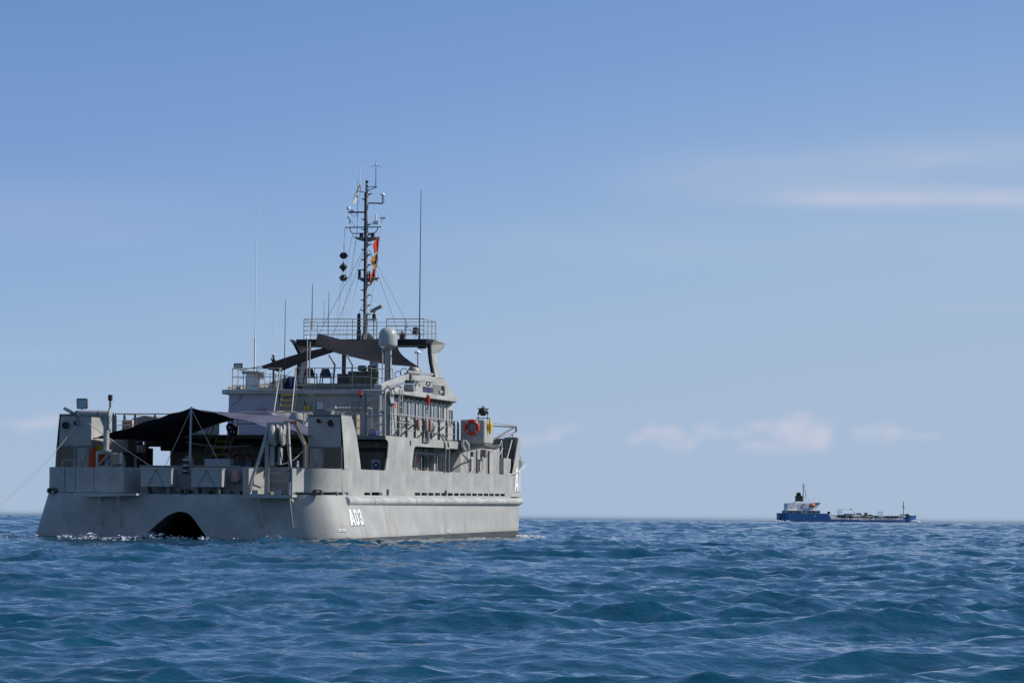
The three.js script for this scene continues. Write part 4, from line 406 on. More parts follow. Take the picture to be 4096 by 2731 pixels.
  { const p = part('aerial_post', bars([[-0.27, 6.82, -20.45], [-0.27, 9.3, -20.45]], 0.03), M.rail, ship); part('tip_cone', rod([-0.27, 9.3, -20.45], [-0.27, 9.45, -20.45], 0.06, 0.01), M.white, p); part('aerial_post', bars([[-0.15, 6.82, -20.4], [-0.12, 9.14, -20.4]], 0.034), M.rail, ship); }
  // domes
  { const r = part('radome', lathe([[0, -0.54], [0.29, -0.54], [0.42, -0.48], [0.452, -0.38], [0.452, 0.02], [0.425, 0.19], [0.34, 0.34], [0.19, 0.43], [0, 0.465]], [3.72, 9.38, -20.5], 32), paint(0.52, 0.55, 0.51, 0.35), ship); part('radome_post', [slabX([[-20.68, 6.82], [-20.3, 6.82], [-20.38, 8.84], [-20.62, 8.84]], 3.6, 3.88), rod([3.7, 8.75, -20.5], [3.7, 8.84, -20.5], 0.24, 0.24, 16)], M.grey, r); part('radome_cable', hose([[4.08, 8.84, -20.3], [4.12, 8.65, -20.25], [3.95, 8.45, -20.2], [3.9, 8.2, -20.2], [3.92, 7.2, -20.2]], 0.022), M.black, r); const g = part('gps_post', rod([3.55, 6.82, -20.1], [3.55, 8.82, -20.1], 0.035), M.pale, ship); mush(3.55, 8.82, -20.1, 0.11, g, 0.08); const s = part('gps_post', rod([4.39, 7.4, -24], [4.39, 8.72, -24], 0.03), M.mid, ship); mush(4.39, 8.71, -24, 0.165, s, 0.15); }
  flood(-4.05, 8.02, -21.6, 0.42, 0.26, 0.1, ship, 0.1); flood(2.86, 8.1, -21.2, 0.4, 0.24, 0.1, ship, 0.2);
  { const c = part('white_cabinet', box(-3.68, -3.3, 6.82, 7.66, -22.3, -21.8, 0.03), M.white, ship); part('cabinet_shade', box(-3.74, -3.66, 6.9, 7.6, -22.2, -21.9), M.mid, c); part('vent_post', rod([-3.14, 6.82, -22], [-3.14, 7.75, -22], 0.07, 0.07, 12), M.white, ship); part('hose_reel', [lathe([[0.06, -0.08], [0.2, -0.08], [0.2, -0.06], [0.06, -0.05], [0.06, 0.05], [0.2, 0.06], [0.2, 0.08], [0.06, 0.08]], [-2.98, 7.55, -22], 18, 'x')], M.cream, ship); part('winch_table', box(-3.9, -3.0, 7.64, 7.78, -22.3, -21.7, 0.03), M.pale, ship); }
  part('raft_cradle', box(3.9, 4.5, 7.3, 7.6, -24.8, -23.6, 0.02), M.grey, ship);
  // folding deck crane
  { const c = part('deck_crane', [rod([5.6, 4.42, -10.9], [5.6, 6.45, -10.9], 0.16, 0.14, 14), box(5.4, 5.8, 6.35, 6.75, -11.1, -10.7, 0.05)], M.grey, ship);
    const beam = (a, b, w, h, name, m = M.pale) => { const A = V(...a), B = V(...b), d = B.clone().sub(A), L = d.length(), q = new THREE.Quaternion().setFromRotationMatrix(new THREE.Matrix4().lookAt(B, A, UP)); return part(name, new RoundedBoxGeometry(w, h, L, 2, 0.03).applyQuaternion(q).translate(...A.add(B).multiplyScalar(0.5).toArray()), m, c); };
    beam([5.55, 6.62, -10.9], [6.22, 7.26, -14.2], 0.2, 0.24, 'boom'); beam([6.15, 7.18, -13.7], [6.78, 7.18, -16.8], 0.18, 0.26, 'jib'); beam([6.2, 7.45, -14.0], [6.76, 7.42, -16.8], 0.1, 0.12, 'jib_ram', M.rail); part('ram', [rod([5.75, 6.5, -11.4], [6.15, 6.95, -13.4], 0.06), rod([5.85, 6.6, -11.8], [6.15, 6.92, -13.4], 0.04)], M.steel, c);
    part('knuckle', [rod([6.05, 7.25, -14.1], [6.4, 7.25, -14.1], 0.16, 0.16, 14), rod([6.0, 7.02, -14.4], [6.45, 7.02, -14.4], 0.1, 0.1, 12)], M.mid, c); part('winch', [rod([6.0, 6.72, -14.3], [6.45, 6.72, -14.3], 0.17, 0.17, 16), box(6.05, 6.4, 6.55, 6.75, -14.7, -14.4)], M.steel, c);
    for (const [x, y, z, r] of [[6.45, 6.78, -14.9, 0.16], [6.05, 6.6, -12.6, 0.18], [5.85, 7.3, -13.6, 0.16], [6.05, 7.42, -13.9, 0.18], [5.75, 6.5, -11.6, 0.22]]) part('hydraulic_hose', new THREE.TorusGeometry(r, 0.02, 6, 20, 4.6).rotateY(0.7).rotateX(0.2).translate(x, y, z), M.black, c);
    part('sheave', new THREE.TorusGeometry(0.09, 0.03, 6, 16).rotateY(0.6).translate(6.62, 6.98, -16.5), M.black, c); part('hoist_wire', rod([6.62, 6.95, -16.5], [6.62, 6.45, -16.5], 0.01), M.black, c); part('rope_fall', rod([6.52, 5.8, -16.5], [6.46, 5.45, -16.4], 0.012), M.rope, c);
    const h = part('hook_block', [rod([6.62, 6.02, -16.5], [6.62, 6.42, -16.5], 0.075, 0.095, 12)], M.red, c); part('hook', [...bars([[6.62, 6.42, -16.5], [6.6, 6.5, -16.5]], 0.03), new THREE.TorusGeometry(0.08, 0.022, 6, 14, 4.6).rotateZ(0.8).translate(6.56, 5.7, -16.5), rod([6.62, 6.02, -16.5], [6.58, 5.78, -16.5], 0.035)], M.rust, h); }
}
// name board
{
  const cv = document.createElement('canvas'); cv.width = 512; cv.height = 64; const c = cv.getContext('2d'); c.fillStyle = '#2a2350'; c.fillRect(0, 0, 512, 64); c.fillStyle = '#8f8aa8'; c.fillRect(6, 6, 500, 52); c.fillStyle = '#3a2f66'; c.fillRect(10, 10, 492, 44); c.fillStyle = '#f4f2f6'; c.font = 'bold 44px sans-serif'; c.textAlign = 'center'; c.textBaseline = 'middle'; c.fillText('SHEPPARTON', 256, 33, 470);
  const t = new THREE.CanvasTexture(cv); t.colorSpace = THREE.SRGBColorSpace;
  const g = new THREE.PlaneGeometry(2.0, 0.23).rotateY(Math.PI / 2).translate(4.172, 7.06, -27.35); g.userData.uv = 1; const b = part('name_board', box(4.145, 4.17, 6.93, 7.19, -28.4, -26.3), M.navy, ship); part('board_lettering', g, new THREE.MeshPhysicalMaterial({ map: t, roughness: 0.5 }), b);
}
// ---------- cloth: deck awning, shade sails, sheet, flags ----------
const weave = TEX(128, 128, (i, j) => { const v = 232 + 10 * (hash(i, j) - 0.5) + 8 * (tn(i, j, 128, 6) - 0.5) + ((i + j) % 2) * 6; return [v, v, v]; }, true, 1.5);
const clothMat = (r, g, b, extra) => new THREE.MeshPhysicalMaterial({ color: new THREE.Color(r, g, b), map: weave, roughness: 0.95, specularIntensity: 0, ior: 1.05, side: THREE.DoubleSide, ...extra });
{
  const aw = thing('deck_awning', 'peaked blue grey awning over the working deck, held by a pole', 'awning', [0.15, 2.97, -0.95]);
  const wrin = (u, v) => 0.016 * Math.sin(u * 23 + v * 5) + 0.07 * (noise2(u * 9, v * 7) - 0.5) + 0.03 * (noise2(u * 25, v * 9 + 4) - 0.5);
  const A = [-0.05, 5.38, -0.5], Rr = [-0.2, 5.34, -9.2], P1 = [-4.65, 4.12, -1.4], P2 = [-4.3, 4.13, -9], S1 = [5.0, 4.24, -0.7], S2 = [4.9, 4.15, -9.2];
  // u runs from the ridge outward, v forward; edges belly in a little
  const left = (u, v) => { const e = lerp3(A, P1, u), f = lerp3(Rr, P2, u), p = lerp3(e, f, v); p[1] -= 0.12 * Math.sin(Math.PI * u) * v + wrin(u, v); return p; };
  const right = (u, v) => { const e = lerp3(A, S1, u), f = lerp3(Rr, S2, u), p = lerp3(e, f, v); p[1] += 0.34 * Math.sin(Math.PI * Math.min(1, u * 1.25)) * v * (1 - 0.3 * u) - wrin(u, v) - 0.1 * Math.sin(Math.PI * v) * (1 - u) * 0.3; return p; };
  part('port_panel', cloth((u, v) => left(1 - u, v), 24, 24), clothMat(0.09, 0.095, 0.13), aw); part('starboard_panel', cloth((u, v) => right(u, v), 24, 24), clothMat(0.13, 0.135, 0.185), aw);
  part('awning_pole', rod([-0.22, 2.97, -0.95], [-0.05, 5.45, -0.5], 0.06, 0.05, 12), M.steel, aw); for (const b of [[1.15, 2.95, -0.95], [-1.3, 2.95, -0.95]]) part('guy_rope', rod([-0.05, 5.36, -0.5], b, 0.012), M.rope, aw);
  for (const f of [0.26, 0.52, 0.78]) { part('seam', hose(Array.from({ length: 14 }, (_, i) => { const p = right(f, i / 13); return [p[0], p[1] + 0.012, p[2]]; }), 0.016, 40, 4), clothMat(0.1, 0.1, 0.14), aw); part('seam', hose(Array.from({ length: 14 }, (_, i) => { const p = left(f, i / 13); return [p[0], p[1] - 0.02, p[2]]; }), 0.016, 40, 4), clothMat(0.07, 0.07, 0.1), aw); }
  part('hem_rope', hose(Array.from({ length: 12 }, (_, i) => left(1, i / 11)), 0.04, 40), M.cream, aw); part('hem_rope', hose(Array.from({ length: 12 }, (_, i) => left(1 - i / 11, 1)), 0.018, 40), M.rope, aw); for (let i = 0; i < 7; i++) { const p = left(0.95 - i * 0.13, 1); part('lashing', rod([p[0], p[1] - 0.02, p[2]], [p[0] + 0.1, p[1] + 0.04, p[2] + 0.02], 0.035), M.cream, aw); } for (let i = 0; i < 10; i++) { const p = left(1, 0.05 + i * 0.09); part('lashing', rod(p, [p[0] - 0.25, p[1] - 0.12, p[2]], 0.01), M.rope, aw); }
  const s1 = thing('shade_sail', 'black triangular shade sail stretched from the radar arch down to the port rail', 'shade sail', [-2.5, 7.9, -20]);
  const q1 = [-2.5, 7.95, -20.2], q2 = [-1.35, 9.36, -29.9], q3 = [-0.4, 8.87, -26], q4 = [-1.5, 7.72, -20.2];
  part('sail', cloth((u, v) => { const e = lerp3(q1, q2, u), f = lerp3(q4, q3, u), p = lerp3(e, f, v); const c = Math.sin(Math.PI * u); p[1] += 0.1 * c * (1 - v) + 0.04 * c * v - 0.06 * Math.abs(Math.sin(v * 9)) * (1 - u) ** 3; p[0] -= 0.1 * Math.sin(Math.PI * v) * (1 - u) ** 4; return p; }, 20, 10), clothMat(0.012, 0.013, 0.018), s1); part('corner_strap', [rod(q1, [-3.6, 7.75, -20.3], 0.025), rod([-2.2, 7.75, -20.2], [-2.9, 7.5, -20.3], 0.012), rod([-1.2, 7.75, -21], [-1.9, 7.2, -21], 0.012)], M.rope, s1);
  const s2 = thing('shade_sail', 'dark grey four cornered shade sail slung behind the white radome', 'shade sail', [4.9, 7.9, -22]);
  const a = [-2.1, 9.98, -29.4], b = [2.05, 9.98, -29.6], c = [4.95, 7.95, -22], d = [-1.9, 9.3, -28.2];
  part('sail', cloth((u, v) => { const p = lerp3(lerp3(a, b, u), lerp3(d, c, u), v), k = Math.sin(Math.PI * u), m = Math.sin(Math.PI * v); p[1] -= 0.36 * k * (1 - v) + 0.1 * m * u + 0.2 * k * v; p[0] -= 0.42 * m * u * u; p[2] += 0.0; p[1] += 0.015 * Math.sin(u * 14 + v * 8); return p; }, 30, 20), clothMat(0.04, 0.04, 0.047), s2); part('corner_strap', [rod(c, [5.15, 7.7, -21.6], 0.03), rod(b, [2.4, 10.2, -29.9], 0.04)], M.rope, s2); part('white_tie', [rod([2.15, 9.98, -29.8], [2.5, 10.35, -29.9], 0.03)], M.white, s2);
  // sheet hung over the port side of the bridge house
  const sh = thing('hanging_sheet', 'pale lilac sheet with red lettering hung on the aft wall of the bridge house', 'sheet', [-2.8, 4.42, -19.9]);
  const sf = (u, v) => { const x = -3.98 + 0.1 * (1 - v) * 0 + 2.45 * u + (1 - v) * -0.12 * (1 - u), y = 4.5 + 2.12 * v; return [x, y, -19.93 + 0.03 * Math.sin(u * 15 + v) * (1 - v * 0.6) + 0.02 * noise2(u * 6, v * 6)]; };
  part('sheet', cloth(sf, 30, 16, 0.008), clothMat(0.5, 0.49, 0.55), sh); for (const [y, x0, n] of [[5.93, -2.75, 11], [5.85, -2.6, 8], [5.78, -2.68, 9]]) for (let k = 0; k < n; k++) if (hash(k, Math.round(y * 50)) > 0.15) part('red_letter', box(x0 + k * 0.062, x0 + k * 0.062 + 0.02 + 0.02 * hash(k, 5), y, y + 0.03, -19.88, -19.875), M.red, sh); part('sheet_cord', hose([[-3.3, 6.6, -19.88], [-3.5, 6.3, -19.88], [-3.85, 6.05, -19.88]], 0.01), M.black, sh);
  // canvas-covered workboat cradle on the upper deck
  const cov = thing('canvas_cover', 'cream canvas bundle lashed over the rail above the awning', 'canvas cover', [1.6, 4.42, -10.4]);
  part('canvas', cloth((u, v) => { const x = 0.75 + 2.2 * u, t = Math.PI * (0.05 + 0.9 * v); return [x, 5.4 + 0.13 * Math.sin(t) * (0.5 + 0.5 * Math.sin(Math.PI * (0.15 + 0.7 * u))) + 0.04 * Math.sin(u * 21 + v * 7) - 0.25 * (v < 0.2 ? 1 - v * 5 : 0) - 0.1 * u, -9.7 - 0.9 * v + 0.05 * Math.sin(u * 13)]; }, 30, 12), clothMat(0.5, 0.47, 0.43), cov); part('bundle', box(1.0, 2.5, 4.42, 5.3, -10.3, -9.8, 0.12), M.tarp, cov);
  const st = thing('storage_rack', 'pale pipe rack with a slatted top behind the starboard tower', 'rack', [4.1, 4.42, -12]); for (const [x, z] of [[3.3, -12.5], [4.9, -12.5], [3.3, -11.5], [4.9, -11.5]]) part('leg', rod([x, 4.42, z], [x, 5.7, z], 0.03), M.pale, st); for (let k = 0; k < 12; k++) part('slat', rod([3.3 + k * 0.145, 5.7, -12.5], [3.3 + k * 0.145, 5.74, -11.5], 0.022), M.pale, st); part('rim', [rod([3.3, 5.7, -11.5], [4.9, 5.7, -11.5], 0.035), rod([3.3, 5.72, -12.5], [4.9, 5.72, -12.5], 0.035)], M.pale, st);
  const nb = thing('net_bag', 'tan bundle of netting stowed below the slatted rack', 'bundle', [3.9, 4.42, -11.7]); part('bundle', box(3.4, 4.5, 4.43, 5.45, -12.2, -11.4, 0.15), M.tan, nb); part('tie', [box(3.7, 3.76, 4.42, 5.47, -12.22, -11.38, 0.02), box(4.2, 4.26, 4.42, 5.47, -12.22, -11.38, 0.02)], M.rope, nb);
  for (const [x, y0, y1, f, nm, lb] of [[0, 0, 0, 0, 'naval_ensign', 'small white naval ensign with red drooping from the top of the mast']]) { const o = thing(nm, lb, 'flag', [-0.3, 17.0, -31]); const g = (u, v) => { const y = 17.72 - 1.0 * u, x = -0.3 - 0.44 * u - 0.2 * v * (0.35 + 0.4 * Math.sin(u * 3)) + 0.17 * v, zz = -30.9 - v * 0.5 + 0.08 * Math.sin(v * 8 + u * 4); return [x - 0.02, y + 0.1 * v, zz]; }; part('field', cloth(g, 12, 10, 0.006), clothMat(0.72, 0.72, 0.76), o); part('red_cross', cloth((u, v) => { const p = g(u * 0.7, 0.12 + 0.14 * v); p[2] += 0.03; return p; }, 10, 3, 0.004), clothMat(0.28, 0.03, 0.1), o); part('blue_star', new THREE.CircleGeometry(0.05, 6).translate(-0.47, 17.1, -30.85), M.navy, o); }
  const flag = (name, label, pts, w, cols) => { const o = thing(name, label, 'flag', [pts[0][0], pts[pts.length - 1][1], -31], 'signal flags on the starboard halyard'); const L = (t) => { const k = t * (pts.length - 1), i = Math.min(pts.length - 2, Math.floor(k)); return lerp3(pts[i], pts[i + 1], k - i); }; cols.forEach(([v0, v1, h0, h1, m], q) => part('bunting', cloth((u, v) => { const t = v0 + (v1 - v0) * u, h = h0 + (h1 - h0) * v, p = L(t); const k = w * h * (0.85 + 0.25 * Math.sin(t * 5)) * Math.min(1, 0.35 + t * 1.4); return [p[0] - k, p[1] - 0.15 * h, p[2] + k * 1.1 + 0.05 * Math.sin(h * 7 + t * 3)]; }, 10, 8, 0.002), m, o)); return o; };
  const fr = clothMat(0.85, 0.07, 0.03), fw = clothMat(0.8, 0.78, 0.76), fy = clothMat(0.72, 0.28, 0.02), fk = clothMat(0.015, 0.015, 0.015);
  flag('signal_flag', 'red and white chequered signal flag, highest of three on the halyard', [[0.78, 15.2, -31], [0.72, 14.7, -31], [0.64, 14.2, -31]], 0.26, [[0, 0.12, 0, 1, fw], [0.12, 0.5, 0.25, 1, fr], [0.12, 0.5, 0, 0.25, fw], [0.5, 1, 0, 0.22, fw], [0.5, 0.92, 0.22, 1, fr]]);
  flag('signal_flag', 'amber and black signal flag in the middle of the halyard', [[0.68, 14.3, -31], [0.66, 13.9, -31], [0.6, 13.45, -31]], 0.3, [[0, 0.3, 0, 1, fy], [0.3, 0.72, 0, 0.32, fk], [0.55, 0.72, 0.32, 0.85, fk], [0.3, 0.55, 0.32, 1, fy], [0.72, 1, 0, 0.8, fy], [0.55, 0.72, 0.85, 1, fy]]);
  flag('signal_flag', 'red signal flag with a yellow patch, lowest of three on the halyard', [[0.58, 13.5, -31], [0.5, 13.1, -31], [0.36, 12.65, -31]], 0.22, [[0, 0.55, 0, 1, fr], [0.55, 0.8, 0.3, 0.7, fy], [0.55, 0.8, 0, 0.3, fr], [0.55, 0.8, 0.7, 1, fr], [0.8, 1, 0, 1, fr]]);
  part('halyard', rod([0.81, 15.5, -31], [0.2, 9.8, -30.4], 0.009, 0.009, 4), M.rope, ship); part('halyard', rod([-1.1, 15.5, -31], [-1.3, 9.8, -30.2], 0.009, 0.009, 4), M.rope, ship); part('halyard', rod([-1.13, 15.45, -31], [-1.16, 12.6, -31], 0.01, 0.01, 4), M.rope, ship);
  // day shapes
  const ball = (y, lb) => { const o = thing('day_shape_ball', lb, 'day shape', [-1.17, y - 0.2, -31]); part('ball', lathe([[0, -0.17], [0.1, -0.16], [0.165, -0.09], [0.18, -0.035], [0.235, 0], [0.18, 0.035], [0.165, 0.09], [0.1, 0.16], [0, 0.17]], [-1.17, y, -31], 10), M.black, o); part('crossed_disc', slabZ([[-0.23, 0], [-0.12, -0.16], [0.12, -0.16], [0.23, 0], [0.12, 0.16], [-0.12, 0.16]].map(([p, q]) => [p - 1.17, q + y]), -31.01, -30.99), M.black, o); };
  ball(14.07, 'black ball day shape, upper one, hanging at the left of the mast'); ball(12.92, 'black ball day shape, lower one, hanging at the left of the mast');
  const di = thing('day_shape_diamond', 'black diamond day shape hanging between two black balls', 'day shape', [-1.18, 13.2, -31]); part('diamond', lathe([[0, -0.28], [0.05, -0.2], [0.235, 0], [0.05, 0.2], [0, 0.28]], [-1.18, 13.48, -31], 8), M.black, di);
}
// ---------- loose things on board ----------
{
  const lb = thing('lifebuoy', 'red lifebuoy with four white bands hung on the bridge wing', 'lifebuoy', [7.02, 4.75, -24.5]);
  part('ring', new THREE.TorusGeometry(0.295, 0.092, 14, 40).translate(7.02, 5.13, -24.5), M.red, lb); for (let k = 0; k < 4; k++) part('band', new THREE.TorusGeometry(0.295, 0.0945, 14, 6, 0.16).rotateZ(Math.PI / 4 + k * Math.PI / 2 - 0.08).translate(7.02, 5.13, -24.5), M.tarp, lb); part('grab_line', new THREE.TorusGeometry(0.395, 0.009, 5, 40).translate(7.02, 5.13, -24.5), M.rope, lb);
  const fend = (u, y, r, h, label) => { const o = thing('fender', label, 'fender', [6.48, y - h / 2, -u], 'fenders tied to the upper rail'); part('body', lathe([[0, -h / 2], [r * 0.55, -h / 2 + 0.02], [r, -h / 2 + 0.1], [r * 1.02, 0], [r, h / 2 - 0.1], [r * 0.5, h / 2 - 0.02], [0.03, h / 2 + 0.04], [0, h / 2 + 0.05]], [6.48, y, -u], 16), M.fender, o); part('lanyard', rod([6.48, y + h / 2, -u], [6.36, 5.46, -u], 0.016), M.rope, o); };
  fend(15.1, 5.05, 0.1, 0.58, 'fawn sausage fender hanging alone on the upper rail, aft of the pair'); fend(16.75, 5.05, 0.1, 0.62, 'fawn sausage fender, aft one of the pair on the upper rail'); fend(17.6, 5.05, 0.09, 0.6, 'fawn sausage fender, forward one of the pair beside the silver bundle');
  const sb = thing('silver_bundle', 'silver grey plastic drum lashed inside the upper rail beside the fenders', 'drum', [6.1, 4.6, -19]); part('drum', lathe([[0, -0.3], [0.2, -0.3], [0.24, -0.26], [0.23, -0.1], [0.25, 0], [0.23, 0.1], [0.24, 0.26], [0.2, 0.3], [0, 0.3]], [6.1, 4.98, -19.0], 18, 'z'), M.steel, sb); for (const z of [-19.15, -18.85]) part('strap', new THREE.TorusGeometry(0.255, 0.015, 5, 20).translate(6.1, 4.98, z), M.black, sb);
  const tp = thing('covered_lamp', 'grey canvas cover tied over a lamp at the end of the upper deck', 'cover', [6.75, 3.9, -24.4]); part('cover', cloth((u, v) => { const a = u * 6.2832, y = 3.92 + 0.62 * v, r = (0.19 + 0.05 * Math.sin(a * 3 + v * 4)) * Math.sqrt(Math.max(0.001, 1 - v ** 5)) * (0.85 + 0.15 * Math.sin(v * 3)); return [6.72 + r * Math.cos(a) * 1.05, y + 0.03 * Math.sin(a * 2), -24.35 - r * Math.sin(a)]; }, 24, 14), clothMat(0.46, 0.43, 0.41), tp); part('tie', new THREE.TorusGeometry(0.19, 0.012, 5, 20).rotateX(Math.PI / 2).translate(6.72, 4.0, -24.35), M.black, tp);
  const rope = (name, label, pts, r, m) => { const o = thing(name, label, 'rope', pts[0]); part('rope', hose(pts, r, 40, 6), m, o); return o; };
  rope('red_line', 'thin orange line running from the wing boom down to the deck', [[8.28, 5.0, -29.2], [7.6, 4.7, -28.4], [7.0, 4.35, -27.6], [6.9, 4.2, -27.4], [6.75, 3.3, -28.5], [6.55, 2.95, -29]], 0.014, M.orangeLine); rope('red_line', 'thin orange line drooping from the covered lamp to the bulwark', [[6.75, 3.95, -24.6], [6.6, 3.5, -25.5], [6.45, 3.05, -26.8], [6.3, 2.9, -27.5]], 0.013, M.orangeLine); rope('dark_line', 'dark line slanting from the boom end to the deck opening', [[8.28, 5.0, -29.2], [7.4, 4.3, -29], [6.6, 3.4, -28.4], [6.4, 2.92, -27.6]], 0.012, M.black);
  rope('mooring_rope', 'cream rope looping over the bow fender to the bulwark top', [[6.45, 3.75, -40.4], [6.6, 3.5, -40.4], [6.62, 3.3, -39.8], [6.55, 3.1, -38.9], [6.45, 2.95, -37.7], [6.3, 2.92, -37]], 0.03, M.cream); rope('hanging_rope', 'brown rope hanging just inside the aft edge of the side opening', [[6.3, 4.0, -14.9], [6.32, 3.5, -14.8], [6.3, 2.9, -15]], 0.022, M.rust); rope('hanging_rope', 'coiled brown rope hanging beside the red sign', [[6.1, 3.95, -16.3], [6.16, 3.85, -16.2], [6.1, 3.7, -16.3], [6.1, 3.3, -16.2], [6.1, 2.9, -16.3]], 0.024, M.rust);
  rope('davit_line', 'pale rope stretched from the port davit head down into the sea', [[-5.05, 4.72, -0.4], [-6.05, 3.1, 0.6], [-7.4, 1.2, 2.6], [-8.4, -0.2, 4.2]], 0.012, M.rope); rope('davit_line', 'taut rope from the davit head over the port working deck', [[-5.0, 5.05, -0.4], [-4.1, 4.35, -0.7], [-3.0, 3.6, -0.9], [-2.0, 2.95, -1]], 0.02, M.rope); rope('deck_line', 'slack line drooping across the working deck behind the awning pole', sag([-0.9, 4.0, -2.5], [2.0, 3.85, -2.5], 0.12), 0.012, M.rope);
  // jackets and bags by the port tower
  const coat = (x, z, label, m) => { const o = thing('hanging_jacket', label, 'jacket', [x, 2.2, z], 'jackets by the port tower'); part('jacket', cloth((u, v) => { const a = u * 6.2832, w = 0.15 + 0.05 * (1 - v) + 0.03 * Math.sin(v * 7); return [x + w * Math.cos(a) * (v > 0.85 ? 1 - (v - 0.85) * 3 : 1), 2.75 + 0.95 * v, z + 0.09 * Math.sin(a) + 0.02 * Math.sin(a * 5)]; }, 22, 12), m, o); part('sleeve', hose([[x + 0.1, 3.6, z], [x + 0.17, 3.4, z + 0.03], [x + 0.2, 2.95, z + 0.05]], 0.055, 14, 8), m, o); };
  const hv = clothMat(0.62, 0.1, 0.03); coat(-4.5, -1.0, 'orange foul weather jacket hanging left of the davit base', hv); coat(-4.12, -1.05, 'orange foul weather jacket hanging behind the davit base', hv);
  const yj = thing('yellow_jacket', 'mustard yellow lifejacket hung above the orange jackets', 'lifejacket', [-4.3, 3.5, -0.95]); part('vest', cloth((u, v) => { const a = u * 6.28; return [-4.24 + 0.13 * Math.cos(a), 3.55 + 0.24 * v, -0.95 + 0.06 * Math.sin(a)]; }, 14, 5), clothMat(0.35, 0.24, 0.03), yj); part('strap', new THREE.TorusGeometry(0.1, 0.015, 5, 14).translate(-4.24, 3.82, -0.95), M.black, yj);
  const bag = thing('canvas_bag', 'brown canvas bag strapped to the davit base', 'bag', [-3.25, 2.95, -0.35]); part('bag', new RoundedBoxGeometry(0.36, 0.5, 0.22, 3, 0.06).translate(-3.28, 3.22, -0.32), M.tan, bag); part('flap', box(-3.12, -3.02, 3.0, 3.5, -0.42, -0.22, 0.04), M.rope, bag); part('strap', rod([-3.3, 3.5, -0.3], [-3.2, 3.62, -0.4], 0.02), M.black, bag);
  const can = thing('fuel_can', 'faded pink fuel can in a grey holder on the stern bulwark', 'fuel can', [1.85, 2.3, -0.7]); part('can', new RoundedBoxGeometry(0.3, 0.42, 0.2, 3, 0.05).translate(1.86, 2.56, -0.68), M.pink, can); part('handle', hose([[1.78, 2.77, -0.68], [1.8, 2.83, -0.68], [1.9, 2.83, -0.68], [1.93, 2.77, -0.68]], 0.02, 12), M.pink, can); part('holder', [box(1.68, 2.06, 2.3, 2.36, -0.92, -0.55), box(1.68, 1.72, 2.3, 2.6, -0.92, -0.55), box(2.02, 2.06, 2.3, 2.6, -0.92, -0.55)], M.grey, can);
  const fan = thing('deck_fan', 'black deck fan hanging under the awning near the lower ladder', 'fan', [0.35, 4.35, -6]); part('drum', new THREE.TorusGeometry(0.26, 0.06, 8, 24).rotateX(0.5).rotateY(-0.6).translate(0.15, 4.6, -6), M.black, fan); part('hanger', rod([0.15, 4.8, -6], [0.15, 5.34, -6], 0.015), M.black, fan); part('motor', rod([0.15, 4.6, -6], [0.4, 4.68, -6.1], 0.09), M.black, fan); for (let k = 0; k < 4; k++) part('blade', box(0.03, 0.24, -0.05, 0.05, -0.01, 0.01).rotateZ(k * 1.57).rotateX(0.5).rotateY(-0.6).translate(0.15, 4.6, -6), M.black, fan);
  // upper bridge deck: chairs, cases, raft
  const chair = thing('plastic_chair', 'navy blue plastic armchair on the bridge roof, left of the pair', 'chair', [-1.03, 7.13, -24]);
  { const x = -1.03, z = -24; part('backrest', cloth((u, v) => { const w = 0.26 - 0.1 * v * v; return [x + (u - 0.5) * 2 * w, 7.55 + 0.42 * v, z + 0.24 + 0.05 * v - 0.1 * Math.cos((u - 0.5) * 3)]; }, 12, 6, 0.02), M.navy, chair); part('seat', box(x - 0.26, x + 0.26, 7.52, 7.56, z - 0.25, z + 0.22, 0.015), M.navy, chair); for (const s of [-1, 1]) { part('armrest', box(x + s * 0.27 - 0.03, x + s * 0.27 + 0.03, 7.72, 7.75, z - 0.25, z + 0.25, 0.01), M.navy, chair); for (const q of [-0.22, 0.22]) part('leg', rod([x + s * 0.29, 7.13, z + q * 1.1], [x + s * 0.26, 7.73, z + q], 0.03), M.navy, chair); } }
  { const c2 = chair.clone(); c2.name = numbered('plastic_chair'); c2.position.x += 0.83; c2.userData = { label: 'navy blue plastic armchair on the bridge roof, right of the pair', category: 'chair', group: 'plastic chairs on the bridge roof' }; chair.userData.group = 'plastic chairs on the bridge roof'; scene.add(c2); }
  part('chair_step', box(-2, 3.0, 6.82, 7.13, -24.8, -23.4, 0.02), M.deck, ship);
  const crate = (x0, x1, y0, y1, z, m, name, label) => { const o = thing(name, label, 'case', [(x0 + x1) / 2, y0, z]); part('case', box(x0, x1, y0, y1 - 0.12, z - 0.3, z + 0.3, 0.025), m, o); part('lid', box(x0 - 0.01, x1 + 0.01, y1 - 0.115, y1, z - 0.31, z + 0.31, 0.025), m, o); for (const t of [0.25, 0.7]) { const x = x0 + (x1 - x0) * t; part('latch', box(x - 0.06, x + 0.06, y1 - 0.22, y1 - 0.08, z + 0.3, z + 0.325), M.black, o); } return o; };
  crate(0.95, 1.66, 7.13, 7.84, -24, M.olive, 'equipment_case', 'olive green equipment case on the bridge roof beside the dark box'); crate(1.68, 2.36, 7.13, 7.86, -24, M.olive, 'equipment_case', 'olive green equipment case nearest the radome post'); crate(0.4, 0.92, 7.13, 7.72, -24, plain(0.05, 0.04, 0.045, 0.7), 'dark_box', 'dark brown box between the chairs and the green cases');
